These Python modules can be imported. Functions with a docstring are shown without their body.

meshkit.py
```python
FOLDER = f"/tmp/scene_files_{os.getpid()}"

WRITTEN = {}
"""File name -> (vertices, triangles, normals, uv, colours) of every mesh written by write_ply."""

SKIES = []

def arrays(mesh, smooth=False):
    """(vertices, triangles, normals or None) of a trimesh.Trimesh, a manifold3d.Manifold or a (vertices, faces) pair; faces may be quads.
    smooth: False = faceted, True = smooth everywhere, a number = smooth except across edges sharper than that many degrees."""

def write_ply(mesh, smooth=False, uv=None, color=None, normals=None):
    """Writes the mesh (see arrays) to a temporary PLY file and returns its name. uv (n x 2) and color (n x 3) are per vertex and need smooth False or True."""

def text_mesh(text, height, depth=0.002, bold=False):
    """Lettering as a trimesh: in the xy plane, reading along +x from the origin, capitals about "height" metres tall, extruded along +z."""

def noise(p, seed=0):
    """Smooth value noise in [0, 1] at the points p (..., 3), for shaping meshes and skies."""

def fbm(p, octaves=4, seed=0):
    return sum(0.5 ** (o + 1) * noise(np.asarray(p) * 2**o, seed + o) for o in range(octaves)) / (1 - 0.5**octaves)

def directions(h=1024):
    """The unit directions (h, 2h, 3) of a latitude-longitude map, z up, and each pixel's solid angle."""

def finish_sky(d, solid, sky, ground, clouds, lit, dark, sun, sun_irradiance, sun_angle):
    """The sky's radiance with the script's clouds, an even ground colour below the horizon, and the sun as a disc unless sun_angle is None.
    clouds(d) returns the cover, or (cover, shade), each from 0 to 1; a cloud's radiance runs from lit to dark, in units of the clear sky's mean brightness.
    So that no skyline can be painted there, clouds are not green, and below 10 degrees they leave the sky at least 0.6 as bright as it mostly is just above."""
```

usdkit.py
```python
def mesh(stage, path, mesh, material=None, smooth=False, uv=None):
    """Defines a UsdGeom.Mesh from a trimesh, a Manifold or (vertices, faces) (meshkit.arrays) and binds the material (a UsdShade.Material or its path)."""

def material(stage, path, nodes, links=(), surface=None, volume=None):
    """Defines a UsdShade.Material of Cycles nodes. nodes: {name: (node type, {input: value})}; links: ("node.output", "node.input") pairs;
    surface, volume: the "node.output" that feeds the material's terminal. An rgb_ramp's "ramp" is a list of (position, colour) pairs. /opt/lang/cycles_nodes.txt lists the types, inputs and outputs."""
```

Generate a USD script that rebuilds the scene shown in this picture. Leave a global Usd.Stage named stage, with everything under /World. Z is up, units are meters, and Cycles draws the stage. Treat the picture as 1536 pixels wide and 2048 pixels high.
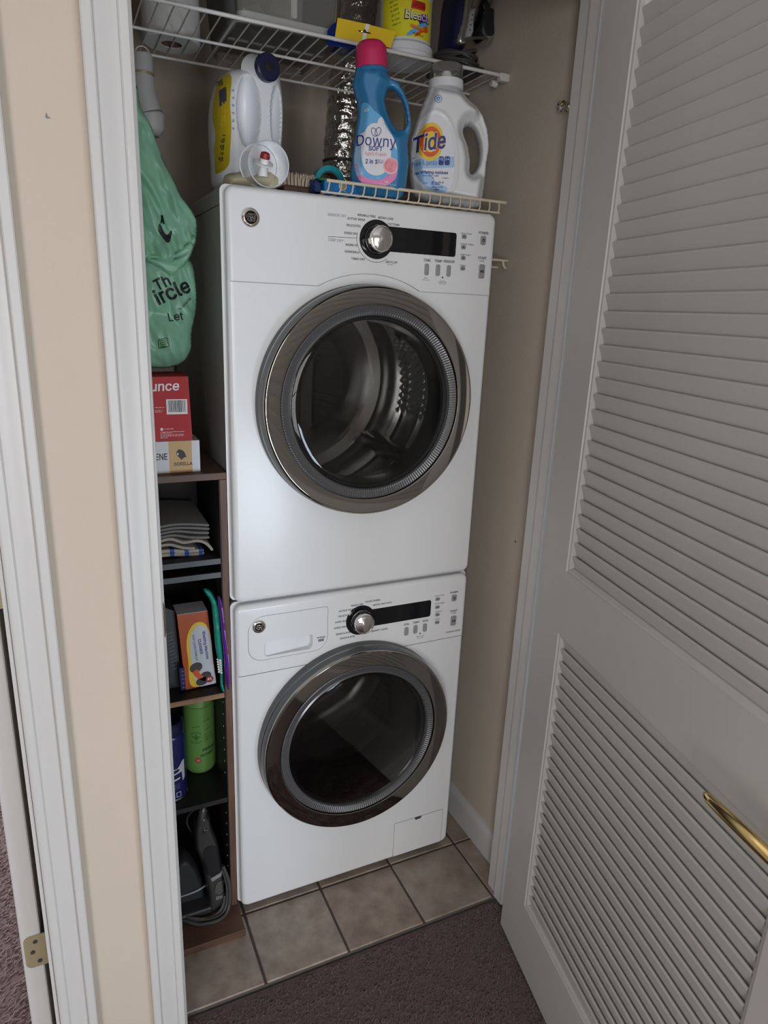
import math, random
import numpy as np, trimesh, shapely, usdkit, meshkit
import manifold3d as m3
from shapely.geometry import Polygon, Point, LineString, box as sbox
from shapely import affinity
from scipy.spatial import Delaunay
from pxr import Usd, UsdGeom, UsdLux, UsdShade, Gf, Sdf

stage = Usd.Stage.CreateInMemory()
UsdGeom.SetStageUpAxis(stage, 'Z'); UsdGeom.SetStageMetersPerUnit(stage, 1.0)
UsdGeom.Xform.Define(stage, '/World')
rng = random.Random(7)

# ------------------------------------------------------------------ camera
CAM = np.array([-0.30697, -1.35505, 1.47784]); YAW, PITCH, ROLL, FPX = 0.45193, -0.2885, 0.04252, 1363.537
F_ = np.array([math.sin(YAW)*math.cos(PITCH), math.cos(YAW)*math.cos(PITCH), math.sin(PITCH)])
R_ = np.array([math.cos(YAW), -math.sin(YAW), 0.0]); U_ = np.cross(R_, F_)
R2 = math.cos(ROLL)*R_ + math.sin(ROLL)*U_; U2 = -math.sin(ROLL)*R_ + math.cos(ROLL)*U_
cam = UsdGeom.Camera.Define(stage, '/World/camera')
cam.CreateHorizontalApertureAttr(36.0); cam.CreateFocalLengthAttr(36.0*FPX/1536.0); cam.CreateClippingRangeAttr((0.02, 100.0))
cam.AddTransformOp().Set(Gf.Matrix4d(*R2, 0, *U2, 0, *(-F_), 0, *CAM, 1))
cam.CreateExposureAttr(0.0)

# ------------------------------------------------------------------ light: daylight through the windows of hall and bedroom
def rect_light(name, pos, look, w, h, color, inten):
    l = UsdLux.RectLight.Define(stage, '/World/' + name)
    l.CreateWidthAttr(w); l.CreateHeightAttr(h); l.CreateColorAttr(Gf.Vec3f(*color)); l.CreateIntensityAttr(inten); l.CreateNormalizeAttr(False)
    z = -np.array(look, float); z /= np.linalg.norm(z)
    up = np.array([0, 0, 1.0]); x = np.cross(up, z); x /= np.linalg.norm(x); y = np.cross(z, x)
    l.AddTransformOp().Set(Gf.Matrix4d(*x, 0, *y, 0, *z, 0, *pos, 1))
    return l
rect_light('hall_window_daylight', (0.10, -3.17, 1.05), (0, 1, 0), 0.7, 1.5, (0.96, 0.975, 1.0), 5.6)
rect_light('side_window_daylight', (-1.36, -3.17, 1.15), (0, 1, 0), 0.6, 1.4, (0.96, 0.975, 1.0), 13.0)
rect_light('stair_window_daylight', (0.86, -3.17, 0.22), (0, 1, 0), 0.42, 0.80, (0.66, 0.82, 1.0), 18.0)
rect_light('room_window_daylight', (-1.6, 3.12, 1.5), (0, -1, 0), 1.3, 1.3, (0.90, 0.95, 1.0), 22.0)
dome = UsdLux.DomeLight.Define(stage, '/World/sky'); dome.CreateColorAttr(Gf.Vec3f(0.75, 0.87, 1.0)); dome.CreateIntensityAttr(0.6)

# ------------------------------------------------------------------ helpers
fbm_ = lambda p, seed=0, octaves=3: meshkit.fbm(p, octaves, seed)
class Frame:                             # an upright plane through (x, y), turned by a degrees to face left of -y
    def __init__(s, x, y, a): s.x, s.y, s.a = x, y, math.radians(a); s.t = np.array([math.cos(s.a), -math.sin(s.a)]); s.n = np.array([-math.sin(s.a), -math.cos(s.a)])
    def __sub__(s, d): return Frame(s.x+s.n[0]*d, s.y+s.n[1]*d, math.degrees(s.a))
    def __add__(s, d): return s-(-d)
def ray(px, py): return F_ + ((px-768)/FPX)*R2 - ((py-1024)/FPX)*U2
def at(px, py, y):                       # a picture point carried to the upright plane at depth y
    d = ray(px, py)
    if isinstance(y, Frame): return CAM + d*((np.array([y.x, y.y])-CAM[:2])@y.n/(d[:2]@y.n))
    return CAM + d*((y-CAM[1])/d[1])
def P(pts, y):                           # list of picture points -> (x, z) on the plane y
    if isinstance(y, Frame): return np.array([((q[:2]-np.array([y.x, y.y]))@y.t, q[2]) for q in (at(a, b, y) for a, b in pts)])
    return np.array([at(a, b, y)[[0, 2]] for a, b in pts])
def W3(u, h, v, y):                      # plane coordinates and height above the plane -> the scene
    if isinstance(y, Frame): return np.stack([y.x+y.t[0]*u+y.n[0]*h, y.y+y.t[1]*u+y.n[1]*h, v], 1)
    return np.stack([u, y-h, v], 1)
def atz(px, py, z):
    d = F_ + ((px-768)/FPX)*R2 - ((py-1024)/FPX)*U2
    return CAM + d*((z-CAM[2])/d[2])

used = {}
def path_for(name, parent):
    base = parent.GetPath().pathString if parent is not None else '/World'
    k = used.get((base, name), 0); used[(base, name)] = k+1
    return base + '/' + (name if k == 0 else '%s_%03d' % (name, k))
def tag(prim, label=None, cat=None, group=None, kind=None):
    for k, v in (('label', label), ('category', cat), ('group', group), ('kind', kind)):
        if v: prim.SetCustomDataByKey(k, v)
    return prim
def thing(name, label=None, cat=None, loc=(0, 0, 0), group=None, kind=None, parent=None):
    x = UsdGeom.Xform.Define(stage, path_for(name, parent))
    if any(loc): x.AddTranslateOp().Set(Gf.Vec3d(*map(float, loc)))
    p = x.GetPrim(); used[('loc', str(p.GetPath()))] = np.array(loc, float)
    return tag(p, label, cat, group, kind)
def org(p):
    o = np.zeros(3)
    while p is not None and str(p.GetPath()) != '/World' and p.GetPath().pathString != '/':
        o = o + used.get(('loc', str(p.GetPath())), np.zeros(3)); p = p.GetParent()
    return o
def obj(name, mesh, m, parent=None, label=None, cat=None, group=None, kind=None, smooth=30):
    v, f, n = meshkit.arrays(mesh, smooth)
    if parent is not None:
        o = org(parent)
        if np.any(o): v = v - o
    path = path_for(name, parent)
    g = usdkit.mesh(stage, path, (v, f), MT[m])
    if n is not None:
        from pxr import Vt
        g.CreateNormalsAttr(Vt.Vec3fArray.FromNumpy(n.astype(np.float32))); g.SetNormalsInterpolation('vertex')
    return tag(g.GetPrim(), label, cat, group, kind)
def cat(*ms):
    return trimesh.util.concatenate([x if isinstance(x, trimesh.Trimesh) else tm(x) for x in ms])
def tm(x):
    v, f, _ = meshkit.arrays(x); return trimesh.Trimesh(v, f, process=False)
def mf(t):
    t = tm(t); t.merge_vertices()
    return m3.Manifold(m3.Mesh(np.asarray(t.vertices, np.float32), np.asarray(t.faces, np.uint32)))

def box(x0, x1, y0, y1, z0, z1):
    t = trimesh.creation.box((x1-x0, y1-y0, z1-z0)); t.apply_translation(((x0+x1)/2, (y0+y1)/2, (z0+z1)/2)); return t
SPH = {k: trimesh.creation.icosphere(subdivisions=k).vertices for k in (1, 2)}
def rbox(x0, x1, y0, y1, z0, z1, r=0.004, q=1):
    pts = [np.array([x, y, z]) + SPH[q]*r for x in (x0+r, x1-r) for y in (y0+r, y1-r) for z in (z0+r, z1-r)]
    return trimesh.convex.convex_hull(np.vstack(pts))
def cbox(x0, x1, y0, y1, z0, z1, c=0.0015):   # box with chamfered edges
    pts = []
    for sx, x in ((1, x0), (-1, x1)):
        for sy, y in ((1, y0), (-1, y1)):
            for sz, z in ((1, z0), (-1, z1)):
                pts += [(x+sx*c, y+sy*c, z), (x+sx*c, y, z+sz*c), (x, y+sy*c, z+sz*c)]
    return trimesh.convex.convex_hull(np.array(pts))
def loft(loops, cap0=True, cap1=True):
    n = len(loops[0]); V = np.vstack(loops); Fs = []
    for k in range(len(loops)-1):
        for i in range(n):
            a, b = k*n+i, k*n+(i+1) % n; c, d = a+n, b+n
            Fs += [(a, b, d), (a, d, c)]
    V = list(V)
    for on, k, flip in ((cap0, 0, True), (cap1, len(loops)-1, False)):
        if on:
            c = len(V); V.append(np.mean(loops[k], 0))
            for i in range(n):
                t = (k*n+i, k*n+(i+1) % n, c); Fs.append(t[::-1] if flip else t)
    t = trimesh.Trimesh(np.array(V), np.array(Fs), process=False)
    if t.volume < 0: t.invert()
    return t
def lathe(profile, center, axis='y', n=48, close=False):
    """profile: (radius, height along axis) pairs"""
    a = np.linspace(0, 2*np.pi, n, endpoint=False); loops = []
    for r, h in profile:
        r = max(r, 1e-5); c, s = r*np.cos(a), r*np.sin(a); k = np.full(n, h)
        loops.append(np.stack({'y': (c, k, s), 'z': (c, s, k), 'x': (k, c, s)}[axis], 1) + np.array(center))
    if close:
        loops = loops + [loops[0]]
    t = loft(loops, not close, not close)
    return t
def tube(pts, r, n=8, closed=False):
    p = np.asarray(pts, float); m = len(p)
    tan = np.gradient(p, axis=0) if not closed else np.roll(p, -1, 0)-np.roll(p, 1, 0)
    tan /= np.linalg.norm(tan, axis=1)[:, None]+1e-12
    up = np.array([0, 0, 1.0]) if abs(tan[0, 2]) < .9 else np.array([1.0, 0, 0])
    u = np.cross(up, tan[0]); u /= np.linalg.norm(u); loops = []; a = np.linspace(0, 2*np.pi, n, endpoint=False)
    rr = np.broadcast_to(r, (m,))
    for i in range(m):
        u = u - tan[i]*(u@tan[i]); u /= np.linalg.norm(u); w = np.cross(tan[i], u)
        loops.append(p[i] + rr[i]*(np.cos(a)[:, None]*u + np.sin(a)[:, None]*w))
    if closed: loops.append(loops[0])
    return loft(loops, not closed, not closed)
def spline(pts, n=40, closed=False):
    from scipy.interpolate import CubicSpline
    p = np.asarray(pts, float)
    if closed: p = np.vstack([p, p[:1]])
    t = np.r_[0, np.cumsum(np.linalg.norm(np.diff(p, axis=0), axis=1))]
    c = CubicSpline(t, p, bc_type='periodic' if closed else 'natural')
    s = np.linspace(0, t[-1], n, endpoint=not closed)
    return c(s)
def prism(poly, y0, y1):
    """polygon in (x, z), extruded from y0 to y1"""
    if not isinstance(poly, Polygon) and not hasattr(poly, 'geoms'): poly = Polygon(poly)
    out = []
    for g in getattr(poly, 'geoms', [poly]):
        t = trimesh.creation.extrude_polygon(g, y1-y0, engine='earcut'); v = t.vertices
        out.append(trimesh.Trimesh(np.stack([v[:, 0], y1-v[:, 2], v[:, 1]], 1), t.faces, process=False))
    return cat(*out)
def vprism(poly, z0, z1):
    """polygon in (x, y), extruded upward"""
    t = trimesh.creation.extrude_polygon(Polygon(poly), z1-z0, engine='earcut'); t.apply_translation((0, 0, z0)); return t
def smoothpoly(pts, n=160):
    return Polygon(spline(pts, n, True)).buffer(0)
def rrect_poly(x0, x1, z0, z1, r):
    return sbox(x0+r, z0+r, x1-r, z1-r).buffer(r, 6) if r > 0 else sbox(x0, z0, x1, z1)
def rrect_loop(x0, x1, z0, z1, r, y, k=7):
    out = []
    for cx, cz, a0 in ((x1-r, z1-r, 0), (x0+r, z1-r, 90), (x0+r, z0+r, 180), (x1-r, z0+r, 270)):
        for a in np.radians(a0+np.linspace(0, 90, k)): out.append((cx+r*math.cos(a), y, cz+r*math.sin(a)))
    return np.array(out)
def mprism(poly, y0, y1): return mf(prism(poly, y0, y1))

TXT = {}
def text2(s, h, x, z, align='c', rot=0, bold=False, depth=0.0006, sx=1.0, italic=0.0):
    if (s, bold) not in TXT: TXT[(s, bold)] = meshkit.text_mesh(s, 1.0, 1.0, bold)
    t = TXT[(s, bold)].copy(); v = t.vertices*np.array([h*sx, h, depth])
    w = v[:, 0].max(); v[:, 0] -= {'c': w/2, 'l': 0, 'r': w}[align]; v[:, 1] -= h/2
    v[:, 0] += italic*v[:, 1]
    c, s_ = math.cos(rot), math.sin(rot); q = v.copy()
    q[:, 0] = c*v[:, 0]-s_*v[:, 1]+x; q[:, 1] = s_*v[:, 0]+c*v[:, 1]+z
    t.vertices = q; return t
def upright(t, y):                       # (u, v, w) -> (u, y-w, v)
    t = t.copy(); v = t.vertices; t.vertices = np.stack([v[:, 0], y-v[:, 2], v[:, 1]], 1); return t

def scribble(x, z, wid, h, seed, rot=0.0):   # print too small to read: strokes in word-like groups, reading right from (x, z)
    r = random.Random(seed); u = 0; out = []
    while u < wid:
        n = r.randint(2, 7)
        for _ in range(n):
            w_ = h*r.uniform(.35, .65); hh = h*r.choice((.62, .62, .95))
            if u+w_ > wid: break
            out.append(sbox(u, 0, u+w_*.8, hh).difference(sbox(u+w_*.22, hh*.25, u+w_*.62, hh*.75))); u += w_
        u += h*.5
    g = shapely.union_all(out); return affinity.translate(affinity.rotate(g, math.degrees(rot), origin=(0, 0)), x, z)
def flatmesh(poly, g):
    V, Fs, o = [], [], 0
    for pg in getattr(poly, 'geoms', [poly]):
        if pg.is_empty: continue
        rings = [pg.exterior, *pg.interiors]; b = []
        for r in rings:
            n = max(8, int(r.length/g)); b += [r.interpolate(i/n, True).coords[0] for i in range(n)]
        x0, z0, x1, z1 = pg.bounds; gx, gz = np.meshgrid(np.arange(x0, x1, g), np.arange(z0, z1, g)); gx = gx + (np.arange(len(gx)) % 2)[:, None]*g/2
        q = np.c_[gx.ravel(), gz.ravel()]; pts = shapely.points(q)
        ok = shapely.contains(pg, pts) & (shapely.distance(pg.boundary, pts) > .55*g)
        p = np.vstack([b, q[ok]]); p, _ = np.unique(p.round(7), axis=0, return_index=True)
        d = Delaunay(p); c = p[d.simplices].mean(1); keep = shapely.contains(pg.buffer(-1e-6), shapely.points(c))
        f = d.simplices[keep]; a = p[f]; ar = np.cross(a[:, 1]-a[:, 0], a[:, 2]-a[:, 0]); f = f[np.abs(ar) > 1e-12]; ar = ar[np.abs(ar) > 1e-12]
        f[ar < 0] = f[ar < 0][:, ::-1]
        V.append(p); Fs.append(f+o); o += len(p)
    return np.vstack(V), np.vstack(Fs)
class Puff:
    """A body with the outline poly (x, z) about the plane y: half thickness T away from the rim, rounded over the width w."""
    def __init__(s, poly, y, T, w, openr=0, Tn=None, wn=None, g=0.005, mod=None, back=1.0, p=2.0, blend=.024):
        s.poly, s.y, s.T, s.w, s.g, s.mod, s.back, s.p, s.blend = poly, y, T, w, g, mod, back, p, blend
        s.core = poly.buffer(-openr).buffer(openr).intersection(poly) if openr else poly
        s.Tn, s.wn = Tn or T, wn or w
    def h(s, q):
        pts = shapely.points(q); prof = lambda d, T, w: T*(1-(1-np.clip(d/w, 0, 1))**s.p)**(1/s.p)
        ins = shapely.contains(s.poly, pts)
        dn = np.where(ins, shapely.distance(s.poly.boundary, pts), 0)
        h = prof(dn, s.Tn, s.wn)
        if s.core is not s.poly:
            dc = np.where(shapely.contains(s.core, pts), shapely.distance(s.core.boundary, pts), 0); u = np.clip(dc/s.blend, 0, 1)
            h = np.maximum(h, np.minimum(prof(dn, s.T, s.w), s.Tn+(s.T-s.Tn)*u*u*(3-2*u)))
        if s.mod is not None: h = np.maximum(h + s.mod(q)*np.clip(dn/(s.g*1.5), 0, 1), np.where(dn > 0, .001, 0))
        return h
    def mesh(s, soft=0):
        p, f = flatmesh(s.poly, s.g); h = s.h(p); rim = shapely.distance(s.poly.boundary, shapely.points(p)) < 1e-6; h[rim] = 0
        n = len(p); A = W3(p[:, 0], h, p[:, 1], s.y); B = W3(p[:, 0], -h*s.back, p[:, 1], s.y)
        t = trimesh.Trimesh(np.vstack([A, B]), np.vstack([f, f[:, ::-1]+n]), process=False); t.merge_vertices(digits_vertex=6)
        if soft: trimesh.smoothing.filter_taubin(t, lamb=.5, nu=.53, iterations=soft)
        return t
    def drape(s, poly, lift=.0006, g=None):
        p, f = flatmesh(poly, g or s.g); h = s.h(p)+lift
        return trimesh.Trimesh(W3(p[:, 0], h, p[:, 1], s.y), f, process=False)
    def text(s, t, lift=.001):
        v, f_ = trimesh.remesh.subdivide_to_size(t.vertices, t.faces, .0035, max_iter=12); t = trimesh.Trimesh(v, f_, process=False)
        h = s.h(v[:, :2])+lift
        return trimesh.Trimesh(W3(v[:, 0], h+v[:, 2], v[:, 1], s.y), t.faces, process=False)

# ------------------------------------------------------------------ materials
MT = {}
UsdGeom.Scope.Define(stage, '/World/Looks')
def mat(name, col, rough=.5, metal=0., spec=.5, vary=0., vscale=20., bump=0., bscale=200., coat=0., trans=0., sss=0., alpha=1., aniso=0., bstretch=(1, 1, 1), col2=None, sheen=0., ior=1.5):
    nodes = {'p': ('principled_bsdf', dict(base_color=col, roughness=rough, metallic=metal, specular_ior_level=spec, coat_weight=coat, transmission_weight=trans, alpha=alpha, sheen_weight=sheen, ior=ior))}
    links = []
    if vary or col2 or bump:
        nodes['tc'] = ('texture_coordinate', {}); nodes['mp'] = ('mapping', dict(scale=bstretch)); links.append(('tc.object', 'mp.vector'))
    if vary or col2:
        c2 = col2 or tuple(max(0, c*(1-vary)) for c in col)
        nodes['n'] = ('noise_texture', dict(scale=vscale, detail=4., roughness=.6)); nodes['r'] = ('rgb_ramp', {'ramp': [(.3, c2), (.7, col)]})
        links += [('mp.vector', 'n.vector'), ('n.fac', 'r.fac'), ('r.color', 'p.base_color')]
    if bump:
        nodes['bn'] = ('noise_texture', dict(scale=bscale, detail=3.)); nodes['b'] = ('bump', dict(strength=1., distance=bump))
        links += [('mp.vector', 'bn.vector'), ('bn.fac', 'b.height'), ('b.normal', 'p.normal')]
    MT[name] = usdkit.material(stage, '/World/Looks/' + name, nodes, links, surface='p.BSDF')
mat('white_enamel', (.78, .79, .80), .24, spec=.5)
mat('cabinet_grey', (.27, .27, .26), .4)
mat('soft_chrome', (.75, .73, .70), .32, 1.)
mat('white_plastic', (.76, .77, .79), .32)
mat('white_paint', (.62, .61, .60), .38, vary=.025, vscale=2., bump=.0002, bscale=60., bstretch=(1, 1, .3))
mat('door_paint', (.565, .555, .53), .42, vary=.06, vscale=4., bump=.0003, bscale=70., bstretch=(1, 1, .3))
mat('beige_wall', (.61, .525, .43), .7, vary=.05, vscale=2.5, bump=.0004, bscale=160.)
mat('closet_wall', (.60, .525, .435), .75, vary=.06, vscale=3., bump=.0005, bscale=140.)
mat('ceiling_white', (.78, .77, .75), .9)
mat('carpet_maroon', (.115, .058, .057), .95, vary=.55, vscale=260., sheen=.6)
mat('tile_a', (.42, .345, .285), .45, col2=(.24, .175, .14), vscale=16., bump=.0008, bscale=30.)
mat('tile_b', (.40, .345, .29), .45, col2=(.23, .18, .145), vscale=13., bump=.0008, bscale=26.)
mat('tile_c', (.44, .375, .315), .45, col2=(.26, .20, .165), vscale=19., bump=.0008, bscale=34.)
mat('grout', (.10, .08, .07), .9)
mat('dark_chrome', (.36, .34, .31), .05, 1.)
mat('chrome', (.80, .78, .75), .10, 1.)
mat('satin_steel', (.62, .61, .58), .22, 1.)
mat('drum_steel', (.82, .81, .78), .17, 1., bump=.0001, bscale=30., bstretch=(1, 8, 1))
mat('rib_grey', (.12, .12, .125), .22, .4)
mat('door_rim_grey', (.10, .11, .115), .3)
mat('black_gloss', (.006, .006, .008), .06)
mat('black_matte', (.012, .012, .014), .5)
mat('charcoal', (.035, .035, .038), .45)
mat('button_grey', (.30, .30, .31), .35)
mat('print_grey', (.06, .06, .08), .6)
mat('print_light', (.20, .20, .23), .6)
mat('brass', (.72, .55, .25), .16, 1.)
mat('hinge_brass', (.42, .35, .22), .42, .35)
mat('walnut', (.17, .085, .052), .5, col2=(.085, .045, .028), vscale=14., bstretch=(6, 6, .5), bump=.0004, bscale=60.)
mat('walnut_flat', (.14, .070, .044), .5, col2=(.08, .043, .027), vscale=14., bstretch=(.5, 6, 6))
mat('shelf_edge', (.34, .19, .10), .5, col2=(.20, .11, .06), vscale=16., bstretch=(.6, 6, 6))
mat('shelf_black', (.012, .011, .012), .55)
mat('shelf_slate', (.10, .11, .125), .55)
mat('wire_white', (.66, .65, .62), .4)
mat('wire_cream', (.66, .58, .45), .4)
mat('foil', (.80, .78, .74), .16, 1., bump=.006, bscale=70.)
mat('downy_blue', (.035, .20, .42), .28, coat=.2)
mat('pink_cap', (.60, .03, .12), .35)
mat('tide_white', (.72, .73, .75), .3)
mat('jug_white', (.74, .76, .80), .3)
mat('navy', (.012, .012, .05), .35)
mat('yellow_label', (.50, .38, .012), .45)
mat('yellow_card', (.80, .55, .02), .5)
mat('bleach_yellow', (.74, .66, .02), .4)
mat('tub_white', (.66, .67, .70), .4)
mat('red_box', (.46, .016, .02), .5, spec=.3)
mat('red_print', (.60, .04, .03), .45)
mat('deep_red', (.30, .015, .02), .45)
mat('white_print', (.78, .78, .80), .45)
mat('label_white', (.74, .75, .80), .4)
mat('pale_grey_label', (.55, .58, .62), .4)
mat('pale_blue', (.36, .55, .78), .4)
mat('label_sky', (.12, .42, .75), .4)
mat('label_pink', (.75, .22, .48), .4)
mat('rose', (.78, .12, .20), .45, col2=(.80, .40, .45), vscale=120.)
mat('rose_pale', (.85, .50, .58), .45)
mat('blue_print', (.02, .03, .22), .45)
mat('mid_blue_print', (.10, .22, .50), .45)
mat('black_print', (.012, .012, .015), .5)
mat('orange', (.46, .085, .010), .32)
mat('orange_red', (.70, .10, .01), .4)
mat('gold_yellow', (.80, .55, .03), .4)
mat('gold', (.27, .145, .03), .33, .2)
mat('carton_white', (.50, .50, .53), .3)
mat('teal', (.012, .28, .21), .25)
mat('teal_blue', (.01, .28, .36), .35)
mat('purple', (.13, .015, .33), .25)
mat('lilac_print', (.40, .22, .60), .4)
mat('box_blue', (.01, .19, .50), .35)
mat('box_navy', (.012, .03, .13), .4)
mat('leaf_green', (.05, .30, .15), .5, vary=.6, vscale=90.)
mat('can_navy', (.015, .018, .10), .3)
mat('wipes_green', (.16, .34, .085), .38)
mat('green_print', (.03, .12, .03), .5)
mat('bristle', (.50, .42, .32), .7)
mat('brush_wood', (.09, .045, .03), .5)
mat('paper', (.70, .68, .65), .95, bump=.0012, bscale=120.)
mat('cardboard', (.13, .07, .05), .9)
mat('towel_cream', (.40, .37, .31), .95, vary=.12, vscale=60., bump=.0012, bscale=500., sheen=.3)
mat('towel_grey', (.20, .195, .19), .95, vary=.12, vscale=60., bump=.0012, bscale=500., sheen=.3)
mat('cord_grey', (.055, .054, .052), .55)
mat('iron_grey', (.085, .082, .08), .3, .4)
mat('tube_grey', (.46, .45, .44), .5)
mat('cream_plastic', (.62, .57, .40), .4, trans=.25)
mat('clear_plastic', (.95, .95, .95), .12, trans=.95, ior=1.18)
mat('bin_plastic', (.80, .80, .78), .25, trans=.82, ior=1.1)
mat('facet_grey', (.85, .85, .82), .15, .4)
mat('bin_base', (.42, .42, .41), .4)
mat('ziplock_blue', (.012, .03, .20), .3, trans=.3, ior=1.15)
mat('water_window', (.10, .10, .10), .1)
def layered(name, nodes, links, surf): MT[name] = usdkit.material(stage, '/World/Looks/' + name, nodes, links, surface=surf)
layered('tinted_glass', {'t': ('transparent_bsdf', {'color': (.58, .58, .58)}), 'g': ('glossy_bsdf', {'color': (1, 1, 1), 'roughness': .015}), 'f': ('fresnel', {'IOR': 1.42}), 'm': ('mix_closure', {})},
        [('f.fac', 'm.fac'), ('t.BSDF', 'm.closure1'), ('g.BSDF', 'm.closure2')], 'm.closure')
layered('dark_glass', {'t': ('transparent_bsdf', {'color': (.46, .46, .46)}), 'g': ('glossy_bsdf', {'color': (1, 1, 1), 'roughness': .015}), 'f': ('fresnel', {'IOR': 1.42}), 'm': ('mix_closure', {})},
        [('f.fac', 'm.fac'), ('t.BSDF', 'm.closure1'), ('g.BSDF', 'm.closure2')], 'm.closure')
layered('green_film', {'d': ('diffuse_bsdf', {'color': (.46, .88, .62)}), 'tl': ('translucent_bsdf', {'color': (.42, .92, .60)}), 'tr': ('transparent_bsdf', {'color': (.55, .90, .66)}), 'g': ('glossy_bsdf', {'roughness': .25}),
        'm1': ('mix_closure', {'fac': .45}), 'm2': ('mix_closure', {'fac': .12}), 'f': ('fresnel', {'IOR': 1.4}), 'm3': ('mix_closure', {})},
        [('d.BSDF', 'm1.closure1'), ('tl.BSDF', 'm1.closure2'), ('m1.closure', 'm2.closure1'), ('tr.BSDF', 'm2.closure2'), ('f.fac', 'm3.fac'), ('m2.closure', 'm3.closure1'), ('g.BSDF', 'm3.closure2')], 'm3.closure')
layered('clear_film', {'t': ('transparent_bsdf', {'color': (.93, .93, .92)}), 'd': ('diffuse_bsdf', {'color': (.7, .7, .68)}), 'g': ('glossy_bsdf', {'color': (1, 1, 1), 'roughness': .08}), 'm1': ('mix_closure', {'fac': .10}), 'f': ('fresnel', {'IOR': 1.5}), 'm': ('mix_closure', {})},
        [('t.BSDF', 'm1.closure1'), ('d.BSDF', 'm1.closure2'), ('f.fac', 'm.fac'), ('m1.closure', 'm.closure1'), ('g.BSDF', 'm.closure2')], 'm.closure')
layered('frost_film', {'t': ('transparent_bsdf', {'color': (.95, .95, .93)}), 'd': ('diffuse_bsdf', {'color': (.80, .80, .76)}), 'tl': ('translucent_bsdf', {'color': (.80, .80, .76)}), 'm0': ('mix_closure', {'fac': .5}), 'g': ('glossy_bsdf', {'color': (1, 1, 1), 'roughness': .12}), 'm1': ('mix_closure', {'fac': .26}), 'f': ('fresnel', {'IOR': 1.45}), 'm': ('mix_closure', {})},
        [('d.BSDF', 'm0.closure1'), ('tl.BSDF', 'm0.closure2'), ('t.BSDF', 'm1.closure1'), ('m0.closure', 'm1.closure2'), ('f.fac', 'm.fac'), ('m1.closure', 'm.closure1'), ('g.BSDF', 'm.closure2')], 'm.closure')
layered('towel_blue_stripe', {'tc': ('texture_coordinate', {}), 'sx': ('separate_xyz', {}), 'a': ('math', {'math_type': 'multiply', 'value2': 1/.030}), 'fr': ('math', {'math_type': 'fraction'}), 'lt': ('math', {'math_type': 'less_than', 'value2': .30}),
        'mx': ('mix', {'color1': (.42, .39, .33), 'color2': (.05, .10, .36)}), 'p': ('principled_bsdf', {'roughness': .95})},
        [('tc.object', 'sx.vector'), ('sx.x', 'a.value1'), ('a.value', 'fr.value1'), ('fr.value', 'lt.value1'), ('lt.value', 'mx.fac'), ('mx.color', 'p.base_color')], 'p.BSDF')
layered('daylight_pane', {'e': ('emission', {'color': (.86, .94, 1.0), 'strength': 3.0})}, [], 'e.emission')
# ================================================================== the setting
S = 'structure'
def struct(name, mesh, m, parent=None, **k):
    return obj(name, mesh, m, parent, kind=S if parent is None else None, **k)
WF0, WF1 = -.27, -.155                     # front and back face of the closet's front wall
CX0, CX1, CYB, CEIL = -.29, .69, .68, 2.44
OX0, OX1, OZ = -.176, .634, 2.06           # closet doorway
BX0, BX1 = -1.20, -.408                    # bedroom doorway
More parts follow.
